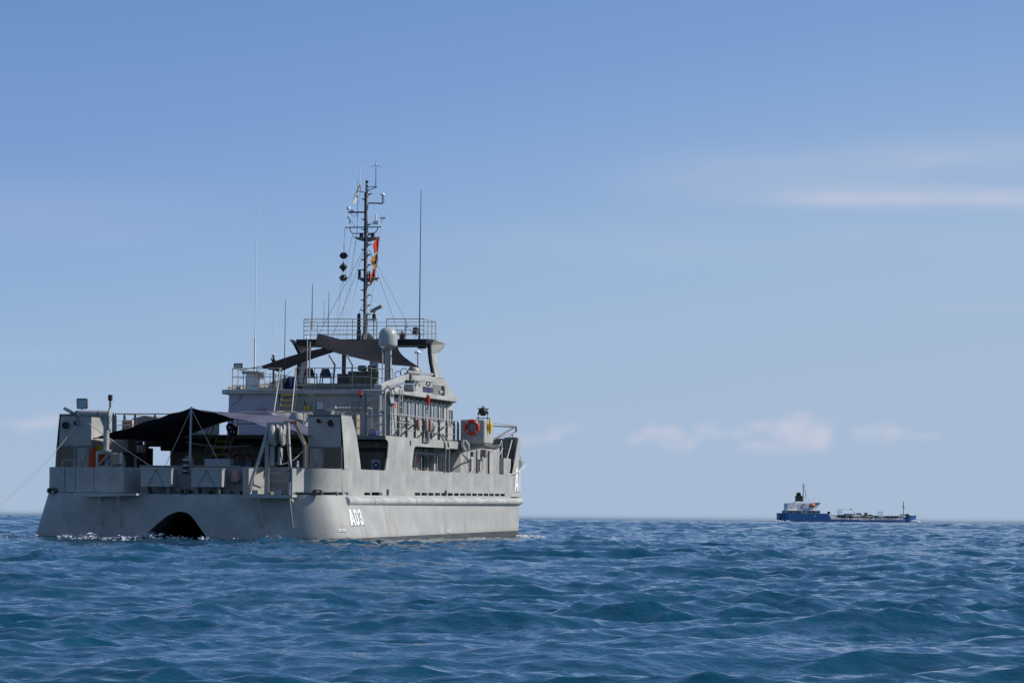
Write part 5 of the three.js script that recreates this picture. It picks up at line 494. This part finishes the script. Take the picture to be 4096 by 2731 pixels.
  const bp = thing('backpack', 'dark backpack sitting on top of the green cases', 'backpack', [1.6, 7.86, -24]); part('pack', new RoundedBoxGeometry(0.44, 0.28, 0.3, 4, 0.1).translate(1.6, 8.0, -24), M.black, bp); part('pocket', new RoundedBoxGeometry(0.3, 0.16, 0.08, 2, 0.03).translate(1.6, 7.96, -23.83), M.dark, bp); const sc = thing('small_case', 'small dark case on top of the green cases beside the radome', 'case', [2.1, 7.86, -24]); part('case', box(1.9, 2.36, 7.87, 8.14, -24.2, -23.85, 0.03), M.dark, sc); part('handle', hose([[2.05, 8.14, -24], [2.07, 8.19, -24], [2.19, 8.19, -24], [2.21, 8.14, -24]], 0.012, 10), M.black, sc);
  const bt = thing('blue_tarpaulin', 'dark blue tarpaulin heaped at the left of the plastic chairs', 'tarpaulin', [-1.6, 6.82, -23]); part('tarpaulin', cloth((u, v) => { const x = -2.0 + 0.75 * u, t = Math.PI * v; return [x, 6.84 + 0.72 * Math.sin(t) * (0.55 + 0.45 * Math.sin(u * 3 + 0.4)) + 0.05 * Math.sin(u * 17 + v * 9), -23 + 0.5 * Math.cos(t)]; }, 18, 12), clothMat(0.02, 0.035, 0.09), bt);
  const lr = thing('life_raft', 'pale grey life raft canister lying beside the crane above the bridge', 'life raft', [4.2, 7.6, -24.2]); part('canister', lathe([[0, -0.55], [0.12, -0.54], [0.22, -0.48], [0.25, -0.4], [0.25, -0.02], [0.265, -0.02], [0.265, 0.02], [0.25, 0.02], [0.25, 0.4], [0.22, 0.48], [0.12, 0.54], [0, 0.55]], [4.2, 7.86, -24.2], 24, 'z').rotateY(0), M.pale, lr); part('red_mark', box(4.44, 4.455, 7.8, 7.92, -24.45, -24.3), M.red, lr);
  const fb = thing('foam_float', 'tan plastic crate behind the port rail of the upper deck', 'crate', [-5.75, 4.42, -9.6]); part('crate', box(-6.0, -5.5, 4.43, 5.1, -9.9, -9.45, 0.02), plain(0.6, 0.42, 0.33, 0.8), fb); for (let k = 0; k < 4; k++) part('slat', box(-5.98, -5.52, 4.5 + k * 0.15, 4.55 + k * 0.15, -9.44, -9.42), M.tan, fb); for (let k = 0; k < 3; k++) part('rib', box(-5.95 + k * 0.18, -5.91 + k * 0.18, 4.45, 5.08, -9.42, -9.405), M.tan, fb);
  const ck = thing('deck_box', 'large grey deck box with a sloping lid behind the port rail', 'deck box', [-5.1, 4.42, -11]); part('body', slabZ([[-5.9, 4.43], [-4.6, 4.43], [-4.6, 5.2], [-5.3, 5.32], [-5.9, 5.18]], -11.6, -10.6, undefined, 0.02), M.mid, ck); part('louvre', [0, 1, 2, 3].map((k) => box(-4.59, -4.56, 4.6 + k * 0.13, 4.66 + k * 0.13, -11.4, -10.8)), M.cream, ck); const cb2 = thing('blue_crate', 'small blue plastic crate inside the gangway cage', 'crate', [5.6, 4.42, -9.6]); part('crate', box(5.5, 5.85, 4.43, 4.66, -9.8, -9.45, 0.02), plain(0.05, 0.07, 0.35, 0.5), cb2); part('contents', new RoundedBoxGeometry(0.26, 0.1, 0.24, 2, 0.04).translate(5.67, 4.68, -9.62), M.dark, cb2);
}
// ---------- people in the shade of the awning ----------
{
  const cap = (p, a, b, ra, rb) => { const dx = b[0] - a[0], dy = b[1] - a[1], dz = b[2] - a[2], l = dx * dx + dy * dy + dz * dz; let t = ((p[0] - a[0]) * dx + (p[1] - a[1]) * dy + (p[2] - a[2]) * dz) / l; t = t < 0 ? 0 : t > 1 ? 1 : t; return Math.hypot(p[0] - a[0] - dx * t, p[1] - a[1] - dy * t, p[2] - a[2] - dz * t) - (ra + (rb - ra) * t); };
  const smin = (a, b, k) => { const h = Math.max(k - Math.abs(a - b), 0) / k; return Math.min(a, b) - h * h * k / 4; };
  const mesh = (f, c, half, res) => { const mc = new MarchingCubes(res, new THREE.MeshBasicMaterial(), false, false, 60000); mc.isolation = 0; const s = mc.size, h = mc.halfsize; for (let k = 0; k < s; k++) for (let j = 0; j < s; j++) for (let i = 0; i < s; i++) mc.field[i + j * s + k * s * s] = -f([c[0] + half * (i - h) / h, c[1] + half * (j - h) / h, c[2] + half * (k - h) / h]); mc.update(); const n = mc.count, g = new THREE.BufferGeometry(); g.setAttribute('position', new THREE.BufferAttribute(mc.positionArray.slice(0, n * 3), 3)); g.setAttribute('normal', new THREE.BufferAttribute(mc.normalArray.slice(0, n * 3), 3)); g.scale(half, half, half).translate(...c); g.computeVertexNormals(); return g; };
  const skin = plain(0.36, 0.19, 0.12, 0.55), hairM = plain(0.02, 0.014, 0.01, 0.8);
  function person(x, z, turn, label, shirt, pants, pose = {}) {
    const o = thing('person', label, 'person', [x, 1.745, z]), s = pose.h ?? 1;
    const J = { head: [0, 1.62, 0.02], neck: [0, 1.46, 0], chest: [0, 1.28, 0.01], belly: [0, 1.08, 0.01], hip: [0, 0.95, 0], ls: [-0.19, 1.4, 0], rs: [0.19, 1.4, 0], le: pose.le ?? [-0.25, 1.12, 0.02], re: pose.re ?? [0.25, 1.12, 0.02], lw: pose.lw ?? [-0.24, 0.88, 0.12], rw: pose.rw ?? [0.24, 0.88, 0.12], lh: [-0.1, 0.92, 0], rh: [0.1, 0.92, 0], lk: [-0.12, 0.5, 0.02], rk: [0.12, 0.5, 0.02], la: [-0.13, 0.09, -0.03], ra: [0.13, 0.09, -0.03], lt: [-0.15, 0.04, 0.14], rt: [0.15, 0.04, 0.14] };
    const bones = [['neck', 'head', 0.055, 0.055], ['chest', 'neck', 0.13, 0.06], ['ls', 'rs', 0.075, 0.075], ['belly', 'chest', 0.125, 0.14], ['hip', 'belly', 0.135, 0.125], ['ls', 'le', 0.058, 0.044], ['le', 'lw', 0.044, 0.03], ['rs', 're', 0.058, 0.044], ['re', 'rw', 0.044, 0.03], ['lh', 'lk', 0.088, 0.058], ['lk', 'la', 0.058, 0.04], ['rh', 'rk', 0.088, 0.058], ['rk', 'ra', 0.058, 0.04], ['la', 'lt', 0.045, 0.035], ['ra', 'rt', 0.045, 0.035]];
    const set = (names, off) => (p) => { let d = 1; for (const i of names) { const [a, b, ra, rb] = bones[i]; d = smin(d, cap(p, J[a], J[b], ra + off, rb + off), 0.05); } return d; };
    const all = set(bones.map((_, i) => i), 0), put = (g) => g.scale(s, s, s).rotateY(turn).translate(x, 1.745, z);
    // head with brow, nose, chin, ears and eye hollows
    const hd = (p) => { const q = [p[0], p[1] - 1.64, p[2] - 0.02]; let d = Math.hypot(q[0] / 0.078, q[1] / 0.115, q[2] / 0.098) * 0.09 - 0.09; d = smin(d, cap(p, [0, 1.575, 0.06], [0, 1.555, 0.09], 0.042, 0.03), 0.04); d = smin(d, cap(p, [0, 1.66, 0.105], [0, 1.625, 0.13], 0.012, 0.016), 0.015); for (const e of [-1, 1]) { d = smin(d, cap(p, [e * 0.078, 1.65, 0.015], [e * 0.08, 1.615, 0.015], 0.016, 0.012), 0.01); d = Math.max(d, -cap(p, [e * 0.032, 1.655, 0.125], [e * 0.036, 1.655, 0.125], 0.017, 0.017)); } d = Math.max(d, -cap(p, [-0.02, 1.585, 0.128], [0.02, 1.585, 0.128], 0.006, 0.006)); return smin(d, cap(p, J.neck, J.head, 0.055, 0.055), 0.03); };
    const hand = (w, el) => { const d = V(w[0] - el[0], w[1] - el[1], w[2] - el[2]).normalize(), side = V(0, 0, 1).cross(d).normalize(); if (side.length() < 0.1) side.set(1, 0, 0); const nrm = d.clone().cross(side), at = (a, b, c) => [w[0] + d.x * a + side.x * b + nrm.x * c, w[1] + d.y * a + side.y * b + nrm.y * c, w[2] + d.z * a + side.z * b + nrm.z * c]; const ch = [[at(0, 0, 0), at(0.03, 0, 0), 0.028, 0.03], [at(0.03, -0.025, 0), at(0.085, -0.03, 0), 0.016, 0.014], [at(0.03, 0.025, 0), at(0.085, 0.03, 0), 0.016, 0.014], [at(0.03, 0, 0), at(0.085, 0, 0), 0.016, 0.015]]; [[-0.033, 0.065], [-0.011, 0.08], [0.011, 0.075], [0.033, 0.055]].forEach(([b, L]) => { ch.push([at(0.085, b, 0), at(0.085 + L * 0.5, b * 1.1, 0.008), 0.0095, 0.009], [at(0.085 + L * 0.5, b * 1.1, 0.008), at(0.085 + L * 0.95, b * 1.1, 0.03), 0.009, 0.0075]); }); ch.push([at(0.025, -0.03, 0.005), at(0.06, -0.058, 0.015), 0.012, 0.01], [at(0.06, -0.058, 0.015), at(0.09, -0.062, 0.025), 0.01, 0.008]); return mesh((p) => { let v = 1; ch.forEach(([a, b, ra, rb], i) => { v = smin(v, cap(p, a, b, ra, rb), i < 4 ? 0.02 : 0.006); }); return v; }, at(0.075, 0, 0.01), 0.125, 44); };
    part('body', [mesh(all, [0, 0.86, 0.02], 0.98, 68), mesh(hd, [0, 1.63, 0.02], 0.17, 48), hand(J.lw, J.le), hand(J.rw, J.re)].map(put), skin, o);
    part('hair', put(mesh((p) => { const q = Math.hypot(p[0] / 0.086, (p[1] - 1.655) / 0.12, (p[2] - 0.01) / 0.106) * 0.095 - 0.095; return Math.max(q, 0.02 - (p[1] - 1.66) - Math.max(0, 0.05 - p[2]) * 1.1); }, [0, 1.68, 0.01], 0.16, 40)), hairM, o);
    const tor = set([2, 3, 4, 5, 7], 0.016); part('shirt', put(mesh((p) => Math.max(tor(p), 0.98 - p[1], p[1] - 1.455, Math.hypot(p[0] - J.le[0], p[1] - J.le[1], p[2] - J.le[2]) < 0.1 ? 0.02 : -1, Math.hypot(p[0] - J.re[0], p[1] - J.re[1], p[2] - J.re[2]) < 0.1 ? 0.02 : -1), [0, 1.2, 0.02], 0.44, 56)), shirt, o);
    const leg = set([4, 9, 10, 11, 12], 0.016); part('trousers', put(mesh((p) => Math.max(leg(p), 0.1 - p[1], p[1] - 1.01), [0, 0.56, 0.02], 0.56, 56)), pants, o); part('boot', [-1, 1].map((e) => put(box(e * 0.14 - 0.05, e * 0.14 + 0.05, 0, 0.1, -0.08, 0.2, 0.03))), M.black, o);
    if (pose.pouch) part('pouch', put(box(-0.14, 0.14, 1.0, 1.14, 0.13, 0.2, 0.03)), M.yellow, o);
    return o;
  }
  const lilac = clothMat(0.36, 0.36, 0.48), greyS = clothMat(0.2, 0.22, 0.26), darkS = clothMat(0.05, 0.05, 0.07), pant = clothMat(0.05, 0.055, 0.08);
  person(0.9, -4.3, 0.3, 'person with one hand raised to the head, yellow pouch at the waist', greyS, clothMat(0.25, 0.25, 0.3), { pouch: true, le: [-0.34, 1.62, 0.02], lw: [-0.12, 1.8, 0.08] }); person(0.3, -4.2, 0.9, 'person in a grey shirt under the awning beside the lower ladder', greyS, pant, { h: 0.96 }); person(1.36, -4.4, -0.9, 'person in a pale lilac shirt under the awning right of the raised arm', lilac, pant, {}); person(2.85, -4.6, -0.3, 'person in dark clothes in the shade behind the stern wheels', darkS, pant, { h: 0.94 }); person(3.55, -4.2, -1.1, 'person in a lilac grey shirt standing near the starboard tower', lilac, darkS, { h: 1.02 });
}
// ---------- foam round the hulls, and the tanker far off ----------
{
  const lump = new THREE.IcosahedronGeometry(1, 1); { const p = lump.attributes.position; for (let i = 0; i < p.count; i++) { const k = 0.75 + 0.5 * hash(Math.round(p.getX(i) * 50) + 7, Math.round(p.getY(i) * 50 + p.getZ(i) * 31)); p.setXYZ(i, p.getX(i) * k, p.getY(i) * k, p.getZ(i) * k); } lump.computeVertexNormals(); }
  const spots = [], put = (x, z, s, lift = 0) => { const p = seaAt(x, z); spots.push([p[0], p[1] + lift, p[2], s]); };
  for (let i = 0; i < 9000; i++) { const x = -9.8 + 16.4 * Math.pow(rnd(), 1.2), near = rnd(), z = 0.3 + (x < -6.7 ? -2.5 + 6 * rnd() : 3.4 * near * near), cl = fbm(x * 1.3 + 3, z * 2.1, 3); if (cl < 0.52 + (x > 1.2 ? 0.08 : 0) + (z > 1.6 ? 0.05 : 0) || noise2(x * 7, z * 9) < 0.5) continue; put(x, z, rr(0.008, 0.026) * (rnd() > 0.96 ? 1.8 : 1), rr(-0.01, 0.13) * Math.max(0, cl - 0.45) * 5); }
  for (let i = 0; i < 700; i++) { const z = -0.5 - 38 * rnd(), x = 6.95 + 0.7 * rnd(); if (noise2(z * 0.6, 4) < 0.55) continue; put(x, z, rr(0.008, 0.02), rr(0, 0.03)); }
  for (let i = 0; i < 2400; i++) { const u = rnd(), x = 6.0 + 11 * u * u, z = -38.5 - 2.5 * rnd() - 2 * u; if (fbm(x * 0.9, z, 3) < 0.47 + 0.1 * u) continue; put(x, z, rr(0.012, 0.045) * (1 - 0.4 * u), rr(-0.02, 0.2) * (1 - u) ** 2); }
  const mesh = new THREE.InstancedMesh(lump, plain(0.6, 0.61, 0.63, 1), spots.length), m4 = new THREE.Matrix4(), q = new THREE.Quaternion(); spots.forEach(([x, y, z, s], i) => { q.setFromEuler(new THREE.Euler(rnd() * 0.4, rnd() * 6.3, rnd() * 0.4)); m4.compose(V(x, y, z), q, V(s * rr(1, 4.2), s * rr(0.5, 1), s * rr(0.8, 2))); mesh.setMatrixAt(i, m4); });
  mesh.name = 'foam'; mesh.receiveShadow = mesh.castShadow = true; Object.assign(mesh.userData, { label: 'white flecks of foam along the stern and bow of the grey ship', category: 'foam', kind: 'stuff' }); scene.add(mesh);
}
{
  const t = new THREE.Group(); t.name = 'tanker'; t.userData = { label: 'blue hulled tanker with white superstructure and orange lifeboat on the horizon', category: 'tanker ship' };
  const b = R(5.72 - HEAD), D = 2600, X0 = 1.0, S = 0.0577, yaw = R(14);
  // local x runs forward from the stern in metres, y up from the waterline; zx, zy turn measured picture steps into metres
  const zx = (x) => (x - 1142) * S * 0.985 / Math.cos(yaw), zy = (y) => (606 - y) * S;
  t.position.set(40.99 + D * Math.sin(b), 0.35, 135.96 - D * Math.cos(b)); t.rotation.y = -b + yaw; scene.add(t); bases.set(t, [0, 0, 0]);
  const P = (n, g, m, p = t, l) => part(n, g, m, p, l), B = (x0, x1, y0, y1, z0, z1) => box(zx(x0), zx(x1), zy(y0), zy(y1), z0, z1), RD = (x0, y0, x1, y1, z, r, z1 = z) => rod([zx(x0), zy(y0), z], [zx(x1), zy(y1), z1], r, r, 6);
  const blue = plain(0.02, 0.11, 0.29, 0.5), grn = plain(0.02, 0.07, 0.05, 0.7), wht = plain(0.82, 0.8, 0.78, 0.6), brn = plain(0.13, 0.06, 0.05, 0.8), blk = plain(0.015, 0.015, 0.02, 0.6), gld = plain(0.5, 0.3, 0.06, 0.6), rst = plain(0.3, 0.05, 0.04, 0.7), gryd = plain(0.16, 0.18, 0.18, 0.7);
  const top = (x) => x < 868 ? 495 + (x - 222) * 0.006 : x < 905 ? 499 + (x - 868) * 2.05 : x < 1895 ? 575 : x < 1985 ? 575 - (x - 1895) * 0.6 : 521 - (x - 1985) * 0.09;
  const half = (x) => x < 330 ? 8 - 3 * ((330 - x) / 108) ** 2 : x > 1780 ? 8 * Math.sqrt(Math.max(0.004, 1 - ((x - 1780) / 320) ** 2)) : 8;
  const xs = []; for (let x = 222; x <= 2092; x += 11) xs.push(x);
  const side = (s, y0f, y1f) => { const g = sheet((u, v) => { const x = xs[Math.round(u * (xs.length - 1))], yt = y1f(x), yb = y0f(x), y = yb + (yt - yb) * v, k = (zy(y)) / 6; const rake = x > 1900 ? -(x - 1900) / 190 * 36 * Math.max(0, 1 - k) : x < 330 ? (330 - x) / 108 * 30 * Math.max(0, 1 - k) : 0; return [zx(x + rake), zy(y), s * half(x) * (x > 1900 ? 0.75 + 0.25 * Math.min(1, k) : 1)]; }, xs.length - 1, 4); if (s > 0) { } else { const ix = g.index.array; for (let i = 0; i < ix.length; i += 3) { const q = ix[i]; ix[i] = ix[i + 1]; ix[i + 1] = q; } g.computeVertexNormals(); } return g; };
  const hull = P('hull', [side(1, () => 603, top), side(-1, () => 603, top), box(zx(222), zx(224), zy(590), zy(495), -5, 5)], blue); P('boot_topping', [side(1, () => 630, () => 603.2), side(-1, () => 630, () => 603.2)], rst, hull);
  P('deck', [B(225, 868, 497, 499, -7.4, 7.4), B(890, 1895, 577, 579, -7.6, 7.6), B(1985, 2030, 522, 523, -4, 4)], brn);
  const cv = document.createElement('canvas'); cv.width = 256; cv.height = 128; const c = cv.getContext('2d'); c.fillStyle = '#0a0a10'; c.fillRect(0, 0, 256, 128); c.fillStyle = '#c39a45'; c.font = 'bold 96px sans-serif'; c.textAlign = 'center'; c.textBaseline = 'middle'; c.fillText('SG', 128, 70); const ft = new THREE.CanvasTexture(cv); ft.colorSpace = THREE.SRGBColorSpace;
  const low = P('lower_house', B(300, 760, 496, 462, -6.2, 6.2), plain(0.3, 0.29, 0.3, 0.7)); for (const x of [300, 400, 503, 570, 640, 700, 755]) P('pillar', B(x, x + (x === 503 || x === 570 ? 12 : 5), 497, 462, 6.3, 7.2), wht, low); P('deck_edge', B(298, 768, 463, 457, -7.4, 7.4), wht, low); P('opening', [B(520, 565, 492, 468, 6.21, 6.3)], wht, low);
  const hs = P('superstructure', [slabZ([[325, 457], [325, 365], [430, 352], [430, 457]].map(([x, y]) => [zx(x), zy(y)]), -6.4, 6.4), slabZ([[430, 457], [430, 362], [690, 358], [765, 352], [752, 372], [700, 457]].map(([x, y]) => [zx(x), zy(y)]), -6.0, 6.0)], wht);
  for (const [x, y] of [[350, 430], [375, 430], [520, 430], [560, 430], [600, 430], [520, 395], [560, 395], [450, 400], [450, 430], [470, 400]]) P('window', B(x, x + 7, y, y - 9, 6.0, 6.06 + (x < 430 ? 0.4 : 0)), blk, hs); P('bridge_window', [B(712, 745, 372, 360, 6.0, 6.05)], blk, hs); P('stairs', [RD(500, 455, 540, 372, 6.4, 0.35), RD(540, 372, 556, 372, 6.4, 0.3)], gryd, hs); for (let k = 0; k < 18; k++) P('rail_post', RD(310 + k * 26, 457, 310 + k * 26, 443, 7.3, 0.08), wht, hs); P('rail_bar', [RD(310, 443, 752, 443, 7.3, 0.07), RD(310, 450, 752, 450, 7.3, 0.06)], wht, hs);
  P('bridge_wing', [B(690, 768, 358, 352, -8.2, 8.2), RD(735, 385, 766, 356, 7, 0.3)], wht, hs); const fn = P('funnel', B(460, 542, 354, 262, -2.6, 2.6), blk); const fl = new THREE.PlaneGeometry(2.9, 1.45).translate(zx(517), zy(299), 2.63); fl.userData.uv = 1; P('funnel_letters', fl, new THREE.MeshPhysicalMaterial({ map: ft, roughness: 0.6 }), fn); for (const [x, y] of [[475, 232], [490, 225], [505, 222], [520, 230]]) P('exhaust', [RD(x, 262, x, y, 0, 0.55), RD(x, y, x - 8, y - 4, 0, 0.5)], blk, fn); P('funnel_base', B(450, 545, 356, 340, -3, 3), wht, fn);
  const ms = P('mast', [RD(560, 355, 560, 118, 0, 0.32), RD(560, 120, 566, 98, 0, 0.2)], gryd); P('crosstree', [B(527, 585, 122, 117, -0.4, 0.4), B(536, 600, 101, 98, -0.3, 0.3)], wht, ms); for (const y of [150, 180, 210, 240, 270, 300]) P('mast_step', B(551, 572, y, y - 2.5, -0.2, 0.2), gryd, ms); P('stay', [RD(566, 120, 602, 350, 0, 0.08), RD(585, 180, 600, 350, 0, 0.12), RD(560, 130, 640, 350, 2, 0.06)], gryd, ms); P('lattice', [RD(575, 350, 640, 305, 2, 0.2), RD(600, 350, 600, 300, 1, 0.2), RD(640, 350, 640, 305, 2, 0.2), RD(660, 350, 690, 320, 2, 0.25), RD(690, 352, 720, 300, 1, 0.25), RD(706, 340, 706, 275, 1, 0.25), RD(690, 325, 735, 325, 1, 0.2), RD(700, 295, 722, 295, 1, 0.2), RD(735, 350, 752, 335, 3, 0.2)], wht, ms);
  const lb = P('lifeboat', [new THREE.SphereGeometry(1, 20, 12).scale(2.5, 1.35, 1.2).translate(zx(650), zy(390), 7.6), box(zx(620), zx(650), zy(372), zy(362), 7.2, 8)], plain(0.6, 0.2, 0.11, 0.5)); P('davit', [RD(615, 425, 612, 370, 6.6, 0.25), RD(688, 425, 686, 370, 6.6, 0.25), RD(660, 445, 655, 412, 6.8, 0.5)], wht, lb); for (const [x, y] of [[545, 442], [640, 452], [670, 452]]) P('deck_drum', new THREE.SphereGeometry(0.6, 10, 8).translate(zx(x), zy(y), 7), wht, hs);
  const cr = P('crane', [RD(1262, 500, 1264, 465, 0, 0.5), RD(1264, 480, 1212, 432, 0, 0.35), RD(1212, 440, 1010, 440, 0, 0.22), RD(1212, 432, 1010, 437, 0, 0.15), B(1200, 1222, 442, 426, -0.5, 0.5)], wht); P('crane_base', B(1245, 1285, 506, 492, -1, 1), wht, cr);
  for (const [x0, x1, y0, n] of [[1032, 1092, 455, 5], [1576, 1640, 466, 5]]) { const f = P('pipe_frame', [B(x0, x1, y0 + 2, y0, -2, -1.8), B(x0, x1, y0 + 22, y0 + 20, -2, -1.8)], gryd); for (let k = 0; k < n; k++) P('post', RD(x0 + (x1 - x0) * k / (n - 1), 520, x0 + (x1 - x0) * k / (n - 1), y0 - 6, -1.9, 0.14), gryd, f); }
  for (let k = 0; k < 6; k++) P('deck_pipe', rod([zx(890 + 40 * k), zy(520 + 8 * k), 4 - 1.6 * k], [zx(1900 - 20 * k), zy(524 + 8 * k), 4 - 1.6 * k], 0.22), [grn, wht, grn, gryd, brn, grn][k]); P('catwalk', [B(868, 1900, 532, 528, -1, 1)], gryd);
  const jt = [[1020, 1110, 548, 512, grn], [1180, 1225, 550, 518, grn], [1435, 1490, 552, 505, grn], [1283, 1340, 510, 486, grn], [1388, 1410, 520, 480, brn], [890, 916, 505, 470, blk], [1110, 1200, 515, 496, blue], [1215, 1245, 512, 498, brn], [1340, 1400, 530, 512, gryd], [1500, 1560, 540, 518, grn], [1660, 1720, 545, 522, grn], [1740, 1830, 550, 526, grn], [1830, 1900, 548, 530, brn], [1875, 1925, 512, 497, grn], [1930, 1975, 520, 500, grn]]; for (const [x0, x1, y0, y1, m] of jt) P('deck_machinery', B(x0, x1, y0, y1, -3 + 3 * hash(x0, 1), 1 + 4 * hash(x0, 2)), m);
  for (let k = 0; k < 46; k++) { const x = 905 + k * 21.5; P('deck_post', B(x, x + 5, 577, 552 + 6 * hash(k, 3), 7.2, 7.5), hash(k, 9) > 0.35 ? wht : gryd); P('pipe_stub', RD(x + 10, 577, x + 10, 535 + 25 * hash(k, 5), 3, 0.25), hash(k, 7) > 0.5 ? grn : wht); } P('side_rail', [RD(900, 556, 1900, 556, 7.4, 0.09), RD(900, 566, 1900, 566, 7.4, 0.08)], wht);
  const fm = P('foremast', [RD(1915, 500, 1916, 325, 0, 0.28)], gryd); P('mast_fittings', [B(1903, 1928, 388, 383, -0.5, 0.5), B(1920, 1938, 410, 403, -0.5, 0.5), B(1904, 1926, 338, 334, -0.4, 0.4), RD(1905, 420, 1908, 360, 0, 0.1)], gryd, fm); P('bow_gear', [B(1952, 1980, 520, 490, -1.5, 1.5), B(1985, 2010, 521, 508, -1, 1)], grn); P('anchor', B(2055, 2075, 580, 566, 2.2, 3.2), blk); P('bow_rail', [RD(1990, 510, 2085, 505, 4, 0.1)], wht); for (const [x, w, y] of [[295, 60, 516], [305, 20, 536], [672, 26, 530], [1290, 36, 582], [1335, 26, 582], [1380, 26, 582], [905, 12, 572], [1845, 12, 590]]) P('hull_mark', B(x, x + w, y + 3, y - 3, half(x) - 0.1, half(x) + 0.04), wht, hull);
  // broken water at bow and stern
  const lump = new THREE.IcosahedronGeometry(1, 1), put = []; for (let i = 0; i < 90; i++) { const bow = i < 60, u = rnd(); const x = bow ? 1990 + 110 * rnd() : 120 + 220 * rnd(), z = bow ? 4 + 3 * rnd() : 5 + 3 * rnd(), h = bow ? 1.6 * (1 - Math.abs(x - 2035) / 70) : 0.5; put.push(lump.clone().scale(rr(0.5, 1.6), rr(0.2, 0.55), 0.8).translate(zx(x), 0.1 + Math.max(0, h) * u, z)); }
  const wf = new THREE.Mesh(mergeGeometries(put), plain(0.8, 0.82, 0.85, 0.9)); wf.name = 'foam'; wf.position.copy(t.position); wf.rotation.copy(t.rotation); Object.assign(wf.userData, { label: 'white bow wave and wake of the distant blue tanker', category: 'foam', kind: 'stuff' }); scene.add(wf);
}
// no piece lies deeper than thing > part > sub-part
for (const root of scene.children.slice()) for (const p of root.children.slice()) for (const sub of p.children.slice()) { const deep = []; sub.traverse((o) => { if (o !== sub) deep.push(o); }); for (const o of deep) p.add(o); }
renderer.render(scene, camera);
